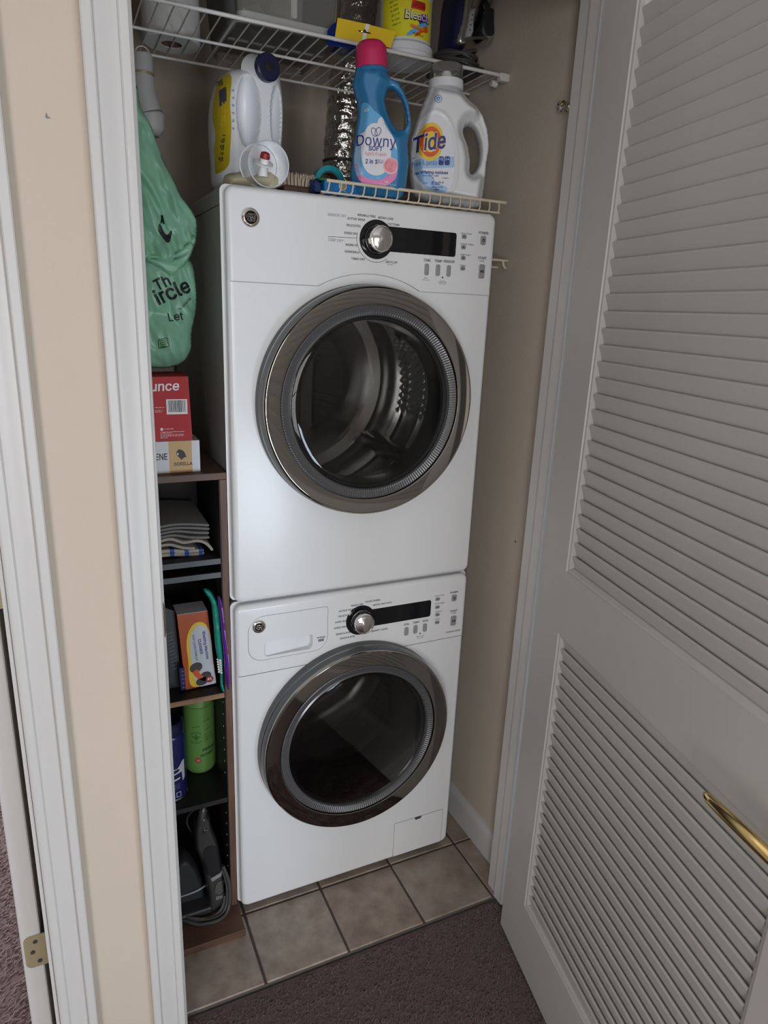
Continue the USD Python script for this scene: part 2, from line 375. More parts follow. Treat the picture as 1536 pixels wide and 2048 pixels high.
# floor: carpet, tiles in grout
fl = thing('floor', 'beige mottled ceramic floor tiles under the washer, edged by maroon carpet', 'floor', kind=S)
obj('grout', box(CX0, CX1, -.198, CYB, -.03, -.004), 'grout', fl)
tr_ = random.Random(3)
xs = [-.29, -.1975, .008, .2125, .418, .6235, .69]; ys = [-.2, .003, .208, .413]
for j in range(len(ys)-1):
    for i in range(len(xs)-1):
        a, b, c, d = xs[i]+.003, xs[i+1]-.003, ys[j]+.003, ys[j+1]-.003
        if i == len(xs)-2: b += .003
        t = cbox(a, b, c, d, -.012, tr_.uniform(-.0006, .0006), .0018)
        obj('tile', t, 'tile_' + tr_.choice('abc'), fl)
carpet = thing('carpet', 'worn dark maroon pile carpet in front of the closet doorway', 'carpet', kind=S)
cp = Polygon([(-3.4, -3.2), (.25, -3.2), (.25, -2.25), (1.45, -2.25), (1.45, WF0), (OX1, WF0), (OX1, -.205), (OX0, -.205), (OX0, WF0), (BX1, WF0), (BX1, WF1), (-.39, WF1), (-.39, 3.2), (-3.0, 3.2), (-3.0, WF1), (BX0, WF1), (BX0, WF0), (-3.4, WF0)])
t = trimesh.creation.extrude_polygon(cp, .03, engine='earcut'); t.apply_translation((0, 0, -.038)); obj('carpet_backing', t, 'carpet_maroon', carpet)
def pile(x0, x1, y0, y1, g, seed, clip):
    gx, gy = np.meshgrid(np.arange(x0, x1, g), np.arange(y0, y1, g)); q = np.c_[gx.ravel(), gy.ravel()]
    r = np.random.default_rng(seed); q = q + r.uniform(-.35*g, .35*g, q.shape)
    z = -.010 + .005*fbm_(np.c_[q/.020, 0*q[:, :1]], seed, 3) + r.uniform(-.0022, .0028, len(q))
    edge = np.clip((clip-q[:, 1])/.012, 0, 1) if clip is not None else 1
    z = -.012 + (z+.012)*edge
    n, m = gx.shape; i = np.arange(n*m).reshape(n, m); a, b, c, d = i[:-1, :-1].ravel(), i[:-1, 1:].ravel(), i[1:, 1:].ravel(), i[1:, :-1].ravel()
    return trimesh.Trimesh(np.c_[q, z], np.vstack([np.c_[a, b, c], np.c_[a, c, d]]), process=False)
obj('pile', pile(-.24, .66, -.62, -.2035, .0030, 5, -.2035), 'carpet_maroon', carpet, kind='stuff', smooth=False)
obj('pile', pile(-.80, -.42, -.20, 1.2, .0045, 6, None), 'carpet_maroon', carpet, kind='stuff', smooth=False)

# walls
def wbox(*a): return mf(box(*a))
w = wbox(-3.4, 1.45, WF0, WF1, -.03, CEIL) - wbox(OX0-.016, OX1+.016, -1, 1, -1, OZ+.016) - wbox(BX0-.02, BX1+.02, -1, 1, -1, OZ+.016)
wf = thing('wall_front', kind=S); obj('plaster', w, 'beige_wall', wf, smooth=False)
sc = at(95, 232, WF0-.0004)
obj('scuff', cat(prism([(sc[0]-.003, sc[2]-.0015), (sc[0]-.001, sc[2]+.004), (sc[0]+.0005, sc[2]-.001), (sc[0]+.004, sc[2]-.0012), (sc[0], sc[2]-.003)], WF0-.0006, WF0)), 'print_light', wf)
struct('wall_back', box(CX0-.1, CX1+.1, CYB, CYB+.1, -.03, CEIL), 'closet_wall')
struct('wall_left', box(CX0-.10, CX0, WF1, 3.2, -.03, CEIL), 'closet_wall')
wr = thing('wall_right', kind=S); obj('plaster', box(CX1, CX1+.12, WF1, CYB, -.03, CEIL), 'closet_wall', wr)
q = XR = None
def atx(px, py, x):
    d = F_ + ((px-768)/FPX)*R2 - ((py-1024)/FPX)*U2
    return CAM + d*((x-CAM[0])/d[0])
q = atx(1031, 1083, CX1); obj('pinhole', cbox(CX1-.0006, CX1, q[1]-.002, q[1]+.002, q[2]-.0025, q[2]+.0025, .0002), 'charcoal', wr)
struct('ceiling', box(-3.5, 1.55, -3.2, 3.2, CEIL, CEIL+.08), 'ceiling_white')
struct('wall_hall_left', box(-3.5, -3.4, -3.2, WF0, -.03, CEIL), 'beige_wall')
struct('wall_hall_right', box(1.45, 1.55, -3.2, WF0, -1.5, CEIL), 'beige_wall')
struct('wall_hall_back', box(-3.5, 1.55, -3.32, -3.2, -1.5, CEIL), 'beige_wall')
struct('wall_stairwell', cat(box(.13, .25, -3.2, -2.25, -1.5, -.04), box(.25, 1.45, -2.25, -2.13, -1.5, -.04)), 'beige_wall')
struct('floor_stairwell', box(.13, 1.55, -3.2, -2.13, -1.55, -1.5), 'carpet_maroon')
struct('wall_room_back', box(-3.0, CX0-.1, 3.15, 3.25, -.03, CEIL), 'beige_wall')
struct('wall_room_left', box(-3.1, -3.0, WF1, 3.2, -.03, CEIL), 'beige_wall')
# the hall window behind the camera: frame and muntins before the daylight
w1 = thing('window_1', kind=S)
for a, b, c, d in ((-.31, -.25, .24, 1.86), (.45, .51, .24, 1.86), (-.31, .51, .24, .30), (-.31, .51, 1.80, 1.86)):
    obj('window_frame', cbox(a, b, -3.2, -3.15, c, d, .004), 'white_paint', w1)
obj('muntin', cbox(.085, .115, -3.165, -3.14, .30, 1.80, .003), 'white_paint', w1)
obj('muntin', cbox(-.25, .45, -3.165, -3.14, 1.035, 1.065, .003), 'white_paint', w1)

w3 = thing('window_3', kind=S)
for a, b, c, d in ((-1.72, -1.66, .39, 1.91), (-1.06, -1.00, .39, 1.91), (-1.72, -1.00, .39, .45), (-1.72, -1.00, 1.85, 1.91)):
    obj('window_frame', cbox(a, b, -3.2, -3.15, c, d, .004), 'white_paint', w3)
w2 = thing('window_2', kind=S)
for a, b, c, d in ((.60, .65, -.23, .67), (1.07, 1.12, -.23, .67), (.60, 1.12, -.23, -.18), (.60, 1.12, .62, .67)):
    obj('window_frame', cbox(a, b, -3.2, -3.14, c, d, .004), 'white_paint', w2)
# casings: moulded profile extruded upward
def casing(x_out, x_in, z0=0.0, z1=2.065, face=WF0, dd=0.0):
    k = 1 if x_in > x_out else -1; W = abs(x_in-x_out)
    prof = [(0, 0), (0, .019+dd), (.002, .0205+dd), (.0125, .0205+dd), (.0145, .019+dd), (.0155, .0150), (.0175, .0165), (.022, .0160), (.030, .0140), (.038, .0125), (.0445, .0125), (.0460, .0100), (.0475, .0118), (.052, .0125), (.058, .0120), (W-.0015, .0105), (W, .009), (W, 0)]
    pts = [(x_out+k*a, face-b) for a, b in prof]
    return vprism(pts if k > 0 else pts[::-1], z0, z1)
t1 = thing('trim_1', kind=S)
obj('casing', casing(-.2405, -.1800), 'white_paint', t1)
obj('jamb', vprism([(OX0-.016, WF0-.0005), (OX0-.001, WF0-.0005), (OX0, WF0+.001), (OX0, WF1), (OX0-.016, WF1)], 0, OZ), 'white_paint', t1)
c0 = (-.1782, .968); obj('paint_chip', prism(Polygon([(c0[0]+.0028*math.cos(a), c0[1]+.026*math.sin(a)*(1-.25*math.cos(2*a))) for a in np.linspace(0, 2*np.pi, 20)[:-1]]), WF0-.0011, WF0-.0004), 'brush_wood', t1, label='brown chip in the paint of the jamb edge')
t2 = thing('trim_2', kind=S)
obj('casing', casing(.700, .640), 'white_paint', t2)
obj('jamb', box(OX1, OX1+.016, WF0, WF1-.004, 0, OZ), 'white_paint', t2)
obj('door_stop', cbox(OX1-.009, OX1, -.232, -.197, 0, OZ, .002), 'white_paint', t2)
obj('jamb', box(OX0-.016, OX1+.016, WF0, WF1, OZ, OZ+.016), 'white_paint', t2)
obj('head_casing', cbox(-.2405, .700, WF0-.0165, WF0, OZ+.006, OZ+.070, .003), 'white_paint', t2)
t3 = thing('trim_3', kind=S)
obj('head_casing', cbox(-1.27, -.3385, WF0-.0165, WF0, OZ+.006, OZ+.070, .003), 'white_paint', t3)
obj('head_jamb', box(BX0-.02, BX1+.02, WF0, WF1, OZ, OZ+.016), 'white_paint', t3)
obj('casing', casing(-.3385, -.4005, dd=.006), 'white_paint', t3)
obj('jamb', vprism([(-.4075, WF0-.003), (-.4045, WF0-.004), (-.4020, WF0-.003), (-.4020, -.20), (-.4080, -.20)], 0, OZ), 'white_paint', t3)
obj('jamb', box(BX1, BX1+.02, WF0+.001, WF1, 0, OZ), 'white_paint', t3)
obj('jamb', box(BX0-.02, BX0, WF0, WF1, 0, OZ), 'white_paint', t3)
# baseboard inside the closet, right
q1 = atx(909, 1582, CX1-.011); BH = .092
bp = [(CX1, 0), (CX1-.013, 0), (CX1-.013, BH-.024), (CX1-.0115, BH-.019), (CX1-.0105, BH-.010), (CX1-.006, BH-.003), (CX1, BH)]
loop = lambda y: np.array([(a, y, b) for a, b in bp])
struct('baseboard_right', loft([loop(WF1+.001), loop(CYB)]), 'white_paint')

# ------------------------------------------------------------------ door_1: the louvered closet door, swung open on the right
DA = np.array([.5906, -.279]); ang = math.radians(-102.086)
Dd = np.array([math.cos(ang), math.sin(ang)]); Dn = np.array([-Dd[1], Dd[0]])       # along the door; away from the side we see
d1 = thing('door_1', 'white louvered closet door swung open at the right with a brass lever', 'door', (DA[0], DA[1], 0), kind=S)
def dpt(s, w_, z):
    s, w_, z = np.broadcast_arrays(s, w_, z); return np.stack([DA[0]+Dd[0]*s+Dn[0]*w_, DA[1]+Dd[1]*s+Dn[1]*w_, z], -1).astype(float)
def dsw(prof, z0, z1): # prof in (s, w), extruded along z
    return loft([dpt(*np.array(prof).T, z0), dpt(*np.array(prof).T, z1)])
def dzw(prof, s0, s1): # prof in (z, w), extruded along s
    a = np.array(prof); return loft([dpt(s0, a[:, 1], a[:, 0]), dpt(s1, a[:, 1], a[:, 0])])
TH, SW, DWd = .034, .105, .806
st = [(.0015, 0), (SW, 0), (SW+.0015, .0025), (SW+.006, .0030), (SW+.0115, .0075), (SW+.0115, TH), (0, TH), (0, .0015)]
obj('stile', dsw(st, .006, 2.03), 'door_paint', d1)
obj('stile', dsw([(DWd-a, b) for a, b in st], .006, 2.03), 'door_paint', d1)
def rail(z0, z1, b0, b1):
    p = [(z0+.0115, TH), (z0+.0115-.0, .0075), (z0+.006, .003), (z0+.0015, .0025), (z0, 0)] if b0 else [(z0, TH), (z0, .0)]
    p = [(z0-.0115, TH), (z0-.0115, .0075), (z0-.006, .003), (z0-.0015, .0025), (z0, 0)] if b0 else [(z0, TH), (z0, 0)]
    r = [(z1, 0), (z1+.0015, .0025), (z1+.006, .003), (z1+.0115, .0075), (z1+.0115, TH)] if b1 else [(z1, 0), (z1, TH)]
    obj('rail', dzw(p+r, SW-.0005, DWd-SW+.0005), 'door_paint', d1)
rail(.006, .170, False, True); rail(.866, .998, True, True); rail(1.968, 2.03, True, False)
def slat(ztop):
    a = [(-.0006, .0095), (.0004, .0072), (-.0012, .0050), (-.0036, .0046), (-.0420, .0165), (-.0430, .0190), (-.0416, .0216), (-.0390, .0222)]
    obj('slat', dzw([(ztop+dz, w_) for dz, w_ in a], SW+.0108, DWd-SW-.0108), 'door_paint', d1)
k = 0
while 1.0340+.02855*k < 1.975: slat(1.0340+.02855*k); k += 1
for k in range(25): slat(.8645-.02855*k)
# lever handle (brass), on the free stile
lh = thing('lever_handle', label='brass lever handle', parent=d1)
ls, lz = .742, .885
def dloft(circ): return loft([dpt(c[:, 0], c[:, 1], c[:, 2]) for c in circ])
aa = np.linspace(0, 2*np.pi, 24, endpoint=False)
obj('rose_plate', dloft([np.c_[ls+r*np.cos(aa), np.full(24, w_), lz+r*np.sin(aa)] for r, w_ in ((.030, .001), (.030, -.005), (.026, -.009), (.012, -.010), (.010, -.040), (.004, -.043))]), 'brass', lh)
L = []
for u in np.linspace(0, 1, 18):
    s_ = ls+.012-(.150)*u; hh = .0095*(1-.25*u)+.004*math.sin(u*3.1)*.5; tt = .0062*(1-.1*u); w_ = -.043-.012*math.sin(u*1.4)+.010*u*u; e = 1 if u < .97 else .45
    zc = lz+.004*math.sin(u*3.3)-.002*u
    L.append(np.c_[np.full(24, s_), w_+tt*e*np.sin(aa), zc+hh*e*np.cos(aa)])
obj('lever', dloft(L), 'brass', lh, smooth=60)

# ------------------------------------------------------------------ door_2: bedroom door, open, seen on its hinge edge
d2 = thing('door_2', 'white bedroom door standing open, seen on its hinge edge at the far left', 'door', kind=S)
DX0, DX1, DY0 = -.4595, -.4245, -.172
obj('slab', cbox(DX0, DX1, DY0, DY0+.76, .012, 2.03, .002), 'white_paint', d2)
def hinge(z0, z1):
    pl = Polygon([(DX1+.020, z0), (DX1+.020, z1)] + [(DX1-.018+.012*math.cos(a), z1-.012+.012*math.sin(a)) for a in np.linspace(math.pi/2, math.pi, 7)] + [(DX1-.018+.012*math.cos(a), z0+.012+.012*math.sin(a)) for a in np.linspace(math.pi, 1.5*math.pi, 7)])
    h_ = thing('hinge', label='brass butt hinge leaf with rounded corners', parent=d2)
    obj('leaf', prism(pl, DY0-.0022, DY0-.0002), 'hinge_brass', h_)
    for x_, z_ in ((DX1-.010, z1-.014), (DX1-.016, (z0+z1)/2), (DX1-.006, z0+.013)):
        obj('screw', lathe([(.0042, 0), (.0042, .0008), (.002, .0014), (0, .0014)][::-1], (x_, DY0-.0034, z_), n=12), 'iron_grey', h_)
    obj('knuckle', lathe([(.0055, z0), (.0055, z1)], (DX1+.0235, DY0-.004, 0), 'z', 12), 'hinge_brass', h_)
hinge(.234, .309); hinge(.985, 1.068)
# ================================================================== washer and dryer
def machine(name, label, z0, z1, zc, cz, door_c, door_R, dial_c, disp, dryer):
    X0, X1 = .002, .5965
    t = thing(name, label, 'dryer' if dryer else 'washing machine')
    xc, dz = door_c
    # hollow cabinet, open in front
    top = z1-.034 if dryer else z1
    shell = mf(rbox(-.0025, .601, .026, .63, z0, z1+.002, .010, 1)) - mf(box(.004, .594, -.1, .60, z0+.03, z1-.03))
    if dryer:
        cut = wbox(-1, 1, .045, 1, top, top+.0018)
        lo = shell - wbox(-1, 1, -1, 1, top, 3); hi = shell - wbox(-1, 1, -1, 1, 0, top+.0018)
        obj('cabinet', lo, 'cabinet_grey', t); obj('top_panel', hi, 'cabinet_grey', t)
    else: obj('cabinet', shell, 'cabinet_grey', t)
    obj('front_flange', mf(loft([rrect_loop(-.0034, .6019, z0, z1+.0024, .013, y_) for y_ in (.0238, .0285)])) - mf(loft([rrect_loop(.006, .592, z0+.012, z1-.010, .008, y_) for y_ in (-.1, .2)])), 'white_enamel', t)
    # front: one moulded slab, parted along the console seam
    prof = [(0, .0265), (0, .012), (.0009, .0075), (.0035, .0035), (.0075, .0009), (.012, 0)]
    fr = mf(loft([rrect_loop(X0+i, X1-i, z0+i, z1-i, max(.017-i*.6, .004), y) for i, y in prof]))
    arc = lambda a: (xc+.30*0, 0)
    cx0, cx1 = xc-.112, xc+.118; ztop = zc+.029
    Rr = ((.115**2)+(.029**2))/(2*.029)
    seam = [(-.1, zc), (cx0-.012, zc)]
    for u in np.linspace(0, 1, 25):
        x = cx0+(cx1-cx0)*u; seam.append((x, ztop-Rr+math.sqrt(Rr*Rr-(x-(cx0+cx1)/2)**2)))
    seam = np.array(seam + [(cx1+.012, zc), (.8, zc)]); seam[:, 1] = np.maximum(seam[:, 1], zc)
    above = Polygon(np.vstack([seam, [(.8, 3), (-.1, 3)]])).buffer(0)
    groove = LineString(seam).buffer(.0009)
    A = mprism(above, -.02, .06); G = mprism(groove, -.02, .006)
    console = (fr ^ A) - G; lower = (fr - A) - G
    hole = mf(lathe([(.176, -.05), (.176, .08)], (xc, 0, dz), n=64))
    lower = lower - hole
    if not dryer:
        dp = Polygon(np.vstack([[(.029+r-r*math.cos(a), .706+r-r*math.sin(a)) for a in np.linspace(0, math.pi/2, 8)] for r in (.034,)] +
            [[(.218-.034+.034*math.sin(a), .706+.034-.034*math.cos(a)) for a in np.linspace(0, math.pi/2, 8)],
             [(.218-.006+.006*math.cos(a), .8155-.006+.006*math.sin(a)) for a in np.linspace(0, math.pi/2, 5)],
             [(.029+.038-.038*math.sin(a), .8155-.038+.038*math.cos(a)) for a in np.linspace(0, math.pi/2, 8)]]))
        drawer = fr ^ mprism(dp.buffer(-.0009), -.02, .06)
        console = console - mprism(dp, -.02, .022)
        hp = Polygon([(.066, .7435), (.072, .7505), (.178, .7505), (.181, .748), (.181, .722), (.174, .714), (.072, .714), (.066, .720)]).buffer(.002).buffer(-.002)
        pk = loft([np.array([(x_, y_, z_) for x_, z_ in np.array(hp.buffer(-d_).exterior.coords)[:-1][np.linspace(0, len(hp.buffer(-d_).exterior.coords)-2, 40).astype(int)]]) for d_, y_ in ((-.0008, -.004), (.0004, .0015), (.003, .020))]) if False else prism(hp, -.01, .018)
        drawer = drawer - mf(pk)
        dr = thing('detergent_drawer', label='white detergent drawer front with recessed grip', parent=t)
        obj('drawer_front', drawer, 'white_enamel', dr)
        g_ = np.array([(.064, .0185, .712), (.183, .0185, .712), (.183, .0185, .752), (.064, .0185, .752)]); obj('grip', loft([np.array([(.0655, .0035, .7142), (.1815, .0170, .7142), (.1815, .0176, .7505), (.0655, .0172, .7505)]), g_]), 'white_plastic', dr)
        obj('energy_mark', cat(upright(text2('energy', .0045, .2015, .7395, bold=True), 0), prism(sbox(.1945, .7285, .2085, .7345), -.0004, 0)), 'print_light', dr)
    obj('console', console, 'white_enamel', t); obj('front_panel', lower, 'white_enamel', t)
    # emblem: chrome dome, dark field, monogram strokes
    bx, bz = (.0475, 1.632) if dryer else (.0535, .7925); br = .0175 if dryer else .0155
    b = thing('emblem', label='round chrome maker badge with monogram', parent=t)
    obj('dome', lathe([(br, .001), (br, -.0025), (br*.93, -.0045), (br*.78, -.0058), (br*.74, -.0060), (0, -.0058)][::-1], (bx, 0, bz), n=40), 'chrome', b)
    obj('field', lathe([(br*.66, -.0055), (br*.64, -.0064), (0, -.0064)][::-1], (bx, 0, bz), n=32), 'black_gloss', b)
    s = br*.62; cur = []
    for pts in ([(-.08, .42), (-.42, .55), (-.55, .15), (-.2, .02), (-.12, -.3), (-.35, -.55), (-.62, -.35), (-.45, -.12)], [(-.05, .6), (-.25, .3), (-.02, -.05), (.02, -.5), (-.12, -.72)],
                [(.52, .42), (.2, .55), (.08, .25), (.34, .08), (.1, -.1), (.12, -.5), (.45, -.6), (.62, -.3), (.4, -.15), (.3, -.35)], [(.62, .62), (.72, .3), (.55, .05), (.78, -.15)], [(-.75, .4), (-.8, .05), (-.72, -.1)]):
        q_ = spline([(bx+a_*s, -.0068, bz+c_*s) for a_, c_ in pts], 22); cur.append(tube(q_, .00075 if dryer else .0007, 6))
    obj('monogram', cat(*cur), 'chrome', b)
    # display and dial
    kx, kz = dial_c; sx1, sz0, sz1 = disp
    dpoly = Point(kx, kz).buffer(.0375, 24).union(rrect_poly(kx, sx1, sz0, sz1, .005)).buffer(.003).buffer(-.003)
    obj('display', prism(dpoly, -.0012, .001), 'black_gloss', t, label='glossy black display strip around the dial')
    dl = thing('dial', label='chrome cycle selector dial', parent=t)
    obj('skirt', lathe([(.0285, -.0012), (.0285, -.004), (.026, -.008), (.0245, -.018), (.022, -.018)][::-1], (kx, 0, kz), n=48), 'black_gloss', dl)
    obj('bezel', lathe([(.0265, -.006), (.0272, -.0068), (.0265, -.0076), (.024, -.0076)][::-1], (kx, 0, kz), n=48), 'chrome', dl)
    obj('knob', lathe([(.0250, -.012), (.0250, -.0255), (.0238, -.0278), (.0222, -.0282), (.0212, -.0272), (.0195, -.0280), (.0120, -.0305), (.0, -.0318)][::-1], (kx, 0, kz), n=48), 'chrome', dl, smooth=45)
    # buttons
    def button(x, z, w_, h_, r, m='button_grey', proud=.0022):
        w2, h2 = w_/2, h_/2
        obj('button', loft([rrect_loop(x-w2+i, x+w2-i, z-h2+i, z+h2-i, max(r-i, .0006), y, 5) for i, y in ((0, .001), (0, -proud*.6), (.0006, -proud*.9), (.0012, -proud))]), m, t)
        return z
    word = lambda s_, px, py, h_=.0040, al='c', m='print_grey', **k: obj('printed_word', upright(text2(s_, h_, *P([(px, py)], 0)[0], align=al, depth=.0003, bold=k.pop('bold', h_ > .0038), **k), 0), m, t)
    def glyph(poly, m='black_print'): obj('printed_symbol', prism(poly, -.0028, -.0019), m, t)
    if dryer:
        for px, py in ((853, 539), (875.5, 540.5), (897, 542)):
            x, z = P([(px, py)], 0)[0]; button(x, z, .0105, .0235, .004)
        for px, py in ((928, 473.5), (926.5, 494.5), (926, 516), (925, 537)):
            x, z = P([(px, py)], 0)[0]; button(x, z, .0115, .0085, .003); glyph(Polygon([(x-.0035, z), (x-.001, z+.0022), (x-.001, z-.0022)])); glyph(rrect_poly(x+.0005, x+.0040, z-.0022, z+.0022, .001), 'print_light')
        x, z = P([(966, 481)], 0)[0]; button(x, z, .0135, .0185, .0035)
        glyph(Point(x, z-.0004).buffer(.0034).difference(Point(x, z-.0004).buffer(.0025)).difference(sbox(x-.0011, z, x+.0011, z+.006))); glyph(sbox(x-.0005, z-.0004, x+.0005, z+.0040))
        x, z = P([(963, 543)], 0)[0]; button(x, z, .0150, .0295, .004)
        glyph(Polygon([(x-.004, z-.003), (x-.004, z+.003), (x, z)])); glyph(sbox(x+.0006, z-.003, x+.0018, z+.003)); glyph(sbox(x+.0026, z-.003, x+.0038, z+.003))
        word('SENSOR DRY', 655, 428.5, .0050, 'l', 'print_light', italic=.2, bold=False, sx=.92); word('TIME DRY', 655.5, 479, .0050, 'l', 'print_light', italic=.2, bold=False)
        word('WRINKLE FREE', 733, 431.5); word('MIXED LOAD', 771.5, 436.5); word('COTTONS', 775, 448, al='l')
        word('ACTIVE WEAR', 730, 440, al='r'); word('DELICATES', 721, 452.5, al='r'); word('SPEED DRY', 716, 468, al='r')
        word('WARM UP', 715, 491, al='r'); word('DEWRINKLE', 719, 505, al='r'); word('TIMED DRY', 730, 519, al='r'); word('AIR FLUFF', 771, 523.5, al='l'); word('NO HEAT', 781, 529.5, .0022, m='print_light')
        word('TIME', 854, 520.5, .0050); word('TEMP', 876.5, 522, .0050); word('SENSOR', 898, 523, .0050)
        word('DELAY START', 922, 466.5, .0030, 'l'); word('EXTEND TUMBLE', 921, 487.5, .0030, 'l'); word('DAMP ALERT', 920.5, 509, .0030, 'l'); word('SIGNAL', 920, 530.5, .0030, 'l')
        word('POWER', 967, 466, .0050); word('START', 964.5, 516, .0050); word('PAUSE', 964, 522, .0028)
        word('RESET', 852, 556, .0022, m='print_light'); word('HOLD 3 SEC', 852, 560, .0022, m='print_light')
        for i_, q_ in enumerate(('SETTINGS', 'CONTROL LOCK', 'HOLD 3 SEC')): word(q_, 885, 562.5+2.6*i_, .0020, m='print_light')
        x, z = P([(885, 555)], 0)[0]; obj('printed_symbol', prism(Point(x, z).buffer(.0018), -.0003, 0), 'black_print', t)
        word('SENSOR DRY SYSTEM', 806, 503.5, .0020, m='print_light')
        # printed bracket: line and arc round the dial
        a_ = np.radians(np.linspace(172, 305, 30)); l1 = [tuple(P([(656, 473)], 0)[0]), (kx-.0435, P([(712, 476)], 0)[0][1])] + [(kx+.0435*math.cos(q_), kz+.0435*math.sin(q_)) for q_ in a_]
        obj('printed_line', prism(LineString(l1).buffer(.0004), -.0003, 0), 'print_grey', t)
    else:
        for px, py in ((812.5, 1262.5), (830.5, 1258.5), (849.5, 1255)):
            x, z = P([(px, py)], 0)[0]; button(x, z, .0115, .0225, .004)
        for px, py in ((875, 1198), (874.5, 1214), (874.5, 1229), (874, 1244.5)):
            x, z = P([(px, py)], 0)[0]; button(x, z, .0125, .0085, .003); glyph(Polygon([(x-.0035, z), (x-.001, z+.0022), (x-.001, z-.0022)])); glyph(rrect_poly(x+.0005, x+.0040, z-.0022, z+.0022, .001), 'print_light')
        x, z = P([(908, 1195.5)], 0)[0]; button(x, z, .0145, .0175, .0035)
        glyph(Point(x, z-.0004).buffer(.0032).difference(Point(x, z-.0004).buffer(.0023)).difference(sbox(x-.0011, z, x+.0011, z+.006))); glyph(sbox(x-.0005, z-.0004, x+.0005, z+.0038))
        x, z = P([(906.5, 1241)], 0)[0]; button(x, z, .0160, .0270, .004)
        glyph(Polygon([(x-.004, z-.003), (x-.004, z+.003), (x, z)])); glyph(sbox(x+.0006, z-.003, x+.0018, z+.003)); glyph(sbox(x+.0026, z-.003, x+.0038, z+.003))
        word('WRINKLE FREE', 726.5, 1208, .0040, 'r', sx=.80); word('COLORS / NORMAL', 730, 1204, .0040, 'l', sx=.80); word('WHITES / HEAVY DUTY', 746, 1210.5, .0040, 'l', sx=.80)
        word('ACTIVE WEAR', 709, 1218, .0042, 'r'); word('DELICATES', 702, 1229, .0042, 'r'); word('HAND WASH', 698, 1240.5, .0042, 'r'); word('SPEED WASH', 697, 1252, .0042, 'r'); word('RINSE & SPIN', 701.5, 1264, .0042, 'r'); word('DRAIN & SPIN', 710, 1272, .0042, 'r'); word('BASKET CLEAN', 743, 1262.5, .0042, 'l')
        word('SOIL', 813, 1248.5, .0048); word('TEMP', 832, 1244.5, .0048); word('SPIN', 850.5, 1241.5, .0048)
        word('DELAY START', 870, 1192.5, .0030, 'l'); word('EXTRA RINSE', 870, 1208, .0030, 'l'); word('PREWASH', 870, 1224, .0030, 'l'); word('SIGNAL', 869.5, 1239, .0030, 'l')
        word('POWER', 908, 1184.5, .0048); word('START', 907.5, 1221.5, .0048); word('PAUSE', 907.5, 1226, .0030); word('stainless basket', 906, 1262, .0042, m='print_light', bold=True)
        x, z = P([(840, 1267)], 0)[0]; obj('printed_symbol', prism(Point(x, z).buffer(.0018), -.0003, 0), 'black_print', t)
        for i_, q_ in enumerate(('CONTROL LOCK', 'HOLD 3 SEC')): word(q_, 840.5, 1272+3.2*i_, .0022, m='print_light')
        # service flap, bottom right
        f0 = rrect_poly(.422, .575, .028, .139, .003); e_ = f0.difference(f0.buffer(-.0008))
        obj('service_flap', prism(f0.buffer(-.0012), -.0008, .001), 'white_enamel', t)
        obj('flap_seam', prism(e_, -.0003, .0005), 'print_light', t)
        obj('flap_latch', cat(prism(Polygon([(.484, .139), (.505, .139), (.505, .133), (.4985, .131), (.487, .131)]), -.0011, 0)), 'print_grey', t)
        obj('foot_rail', box(.02, .58, .03, .60, .004, z0+.004), 'charcoal', t)
    # door
    R = door_R; c = (xc, 0, dz); d = thing('door', label='round glazed door with a dark mirror-finish ring', parent=t)
    obj('door_body', lathe([(R+.006, .002), (R+.0065, -.006), (R+.004, -.011), (R+.0035, -.016), (R+.0045, -.020), (R+.0045, -.030), (R+.002, -.040), (R-.010, -.043), (R-.040, -.040), (.176, -.030), (.176, .002)], c, n=128, close=True), 'door_rim_grey', d, smooth=35)
    obj('outer_bead', lathe([(R+.0048, -.0215), (R+.0056, -.0232), (R+.0048, -.025)], c, n=128, close=True), 'satin_steel', d)
    obj('mirror_ring', lathe([(R, -.036), (R+.0012, -.042), (R+.0008, -.0465), (R-.0018, -.0492), (R-.004, -.0496), (.2075, -.0475), (.2045, -.0465), (.2035, -.042), (.2035, -.036)], c, n=160, close=True), 'dark_chrome', d, smooth=22)
    n_ = 220*4; a_ = np.linspace(0, 2*np.pi, n_, endpoint=False); rp = (.0008*(np.arange(n_) % 4 > 1))
    loops = [np.c_[xc+r_*np.cos(a_), np.full(n_, y_)-(rp if w_ else 0), dz+r_*np.sin(a_)] for r_, y_, w_ in ((.2030, -.038, 0), (.2020, -.0440, 0), (.2000, -.0445, 1), (.1905, -.0400, 1), (.1860, -.0395, 0), (.1825, -.0415, 0), (.1815, -.0350, 0))]
    obj('ribbed_ring', loft(loops, False, False), 'rib_grey', d)
    obj('glass', lathe([(.1825, -.036), (.178, -.0385), (.165, -.0395), (.10, -.0405), (0, -.0410)][::-1], c, n=96), 'tinted_glass' if dryer else 'dark_glass', d, smooth=60)
    obj('bowl_rim', lathe([(.176, -.030), (.174, .010), (.172, .030), (.170, .030), (.171, .010), (.173, -.030)], c, n=96, close=True), 'black_gloss', d) if dryer else obj('bowl_rim', lathe([(.172, -.030), (.160, .020), (.135, .075), (.132, .075), (.156, .018), (.168, -.030)], c, n=96, close=True), 'black_gloss', d)
    # drum
    DR = .268 if dryer else .245; yb = .50 if dryer else .44
    dm = thing('drum', label='stainless tumbling drum seen dimly through the glass', parent=t)
    prof = [(DR-.05, .055), (DR-.012, .075), (DR-.012, .10), (DR-.002, .105), (DR-.002, .20), (DR-.014, .206), (DR-.014, .224), (DR-.002, .23), (DR-.002, .33), (DR-.014, .336), (DR-.014, .354), (DR-.002, .36), (DR, yb), (DR-.03, yb+.012), (DR-.05, yb-.004), (DR-.10, yb-.002), (DR-.115, yb+.012)]
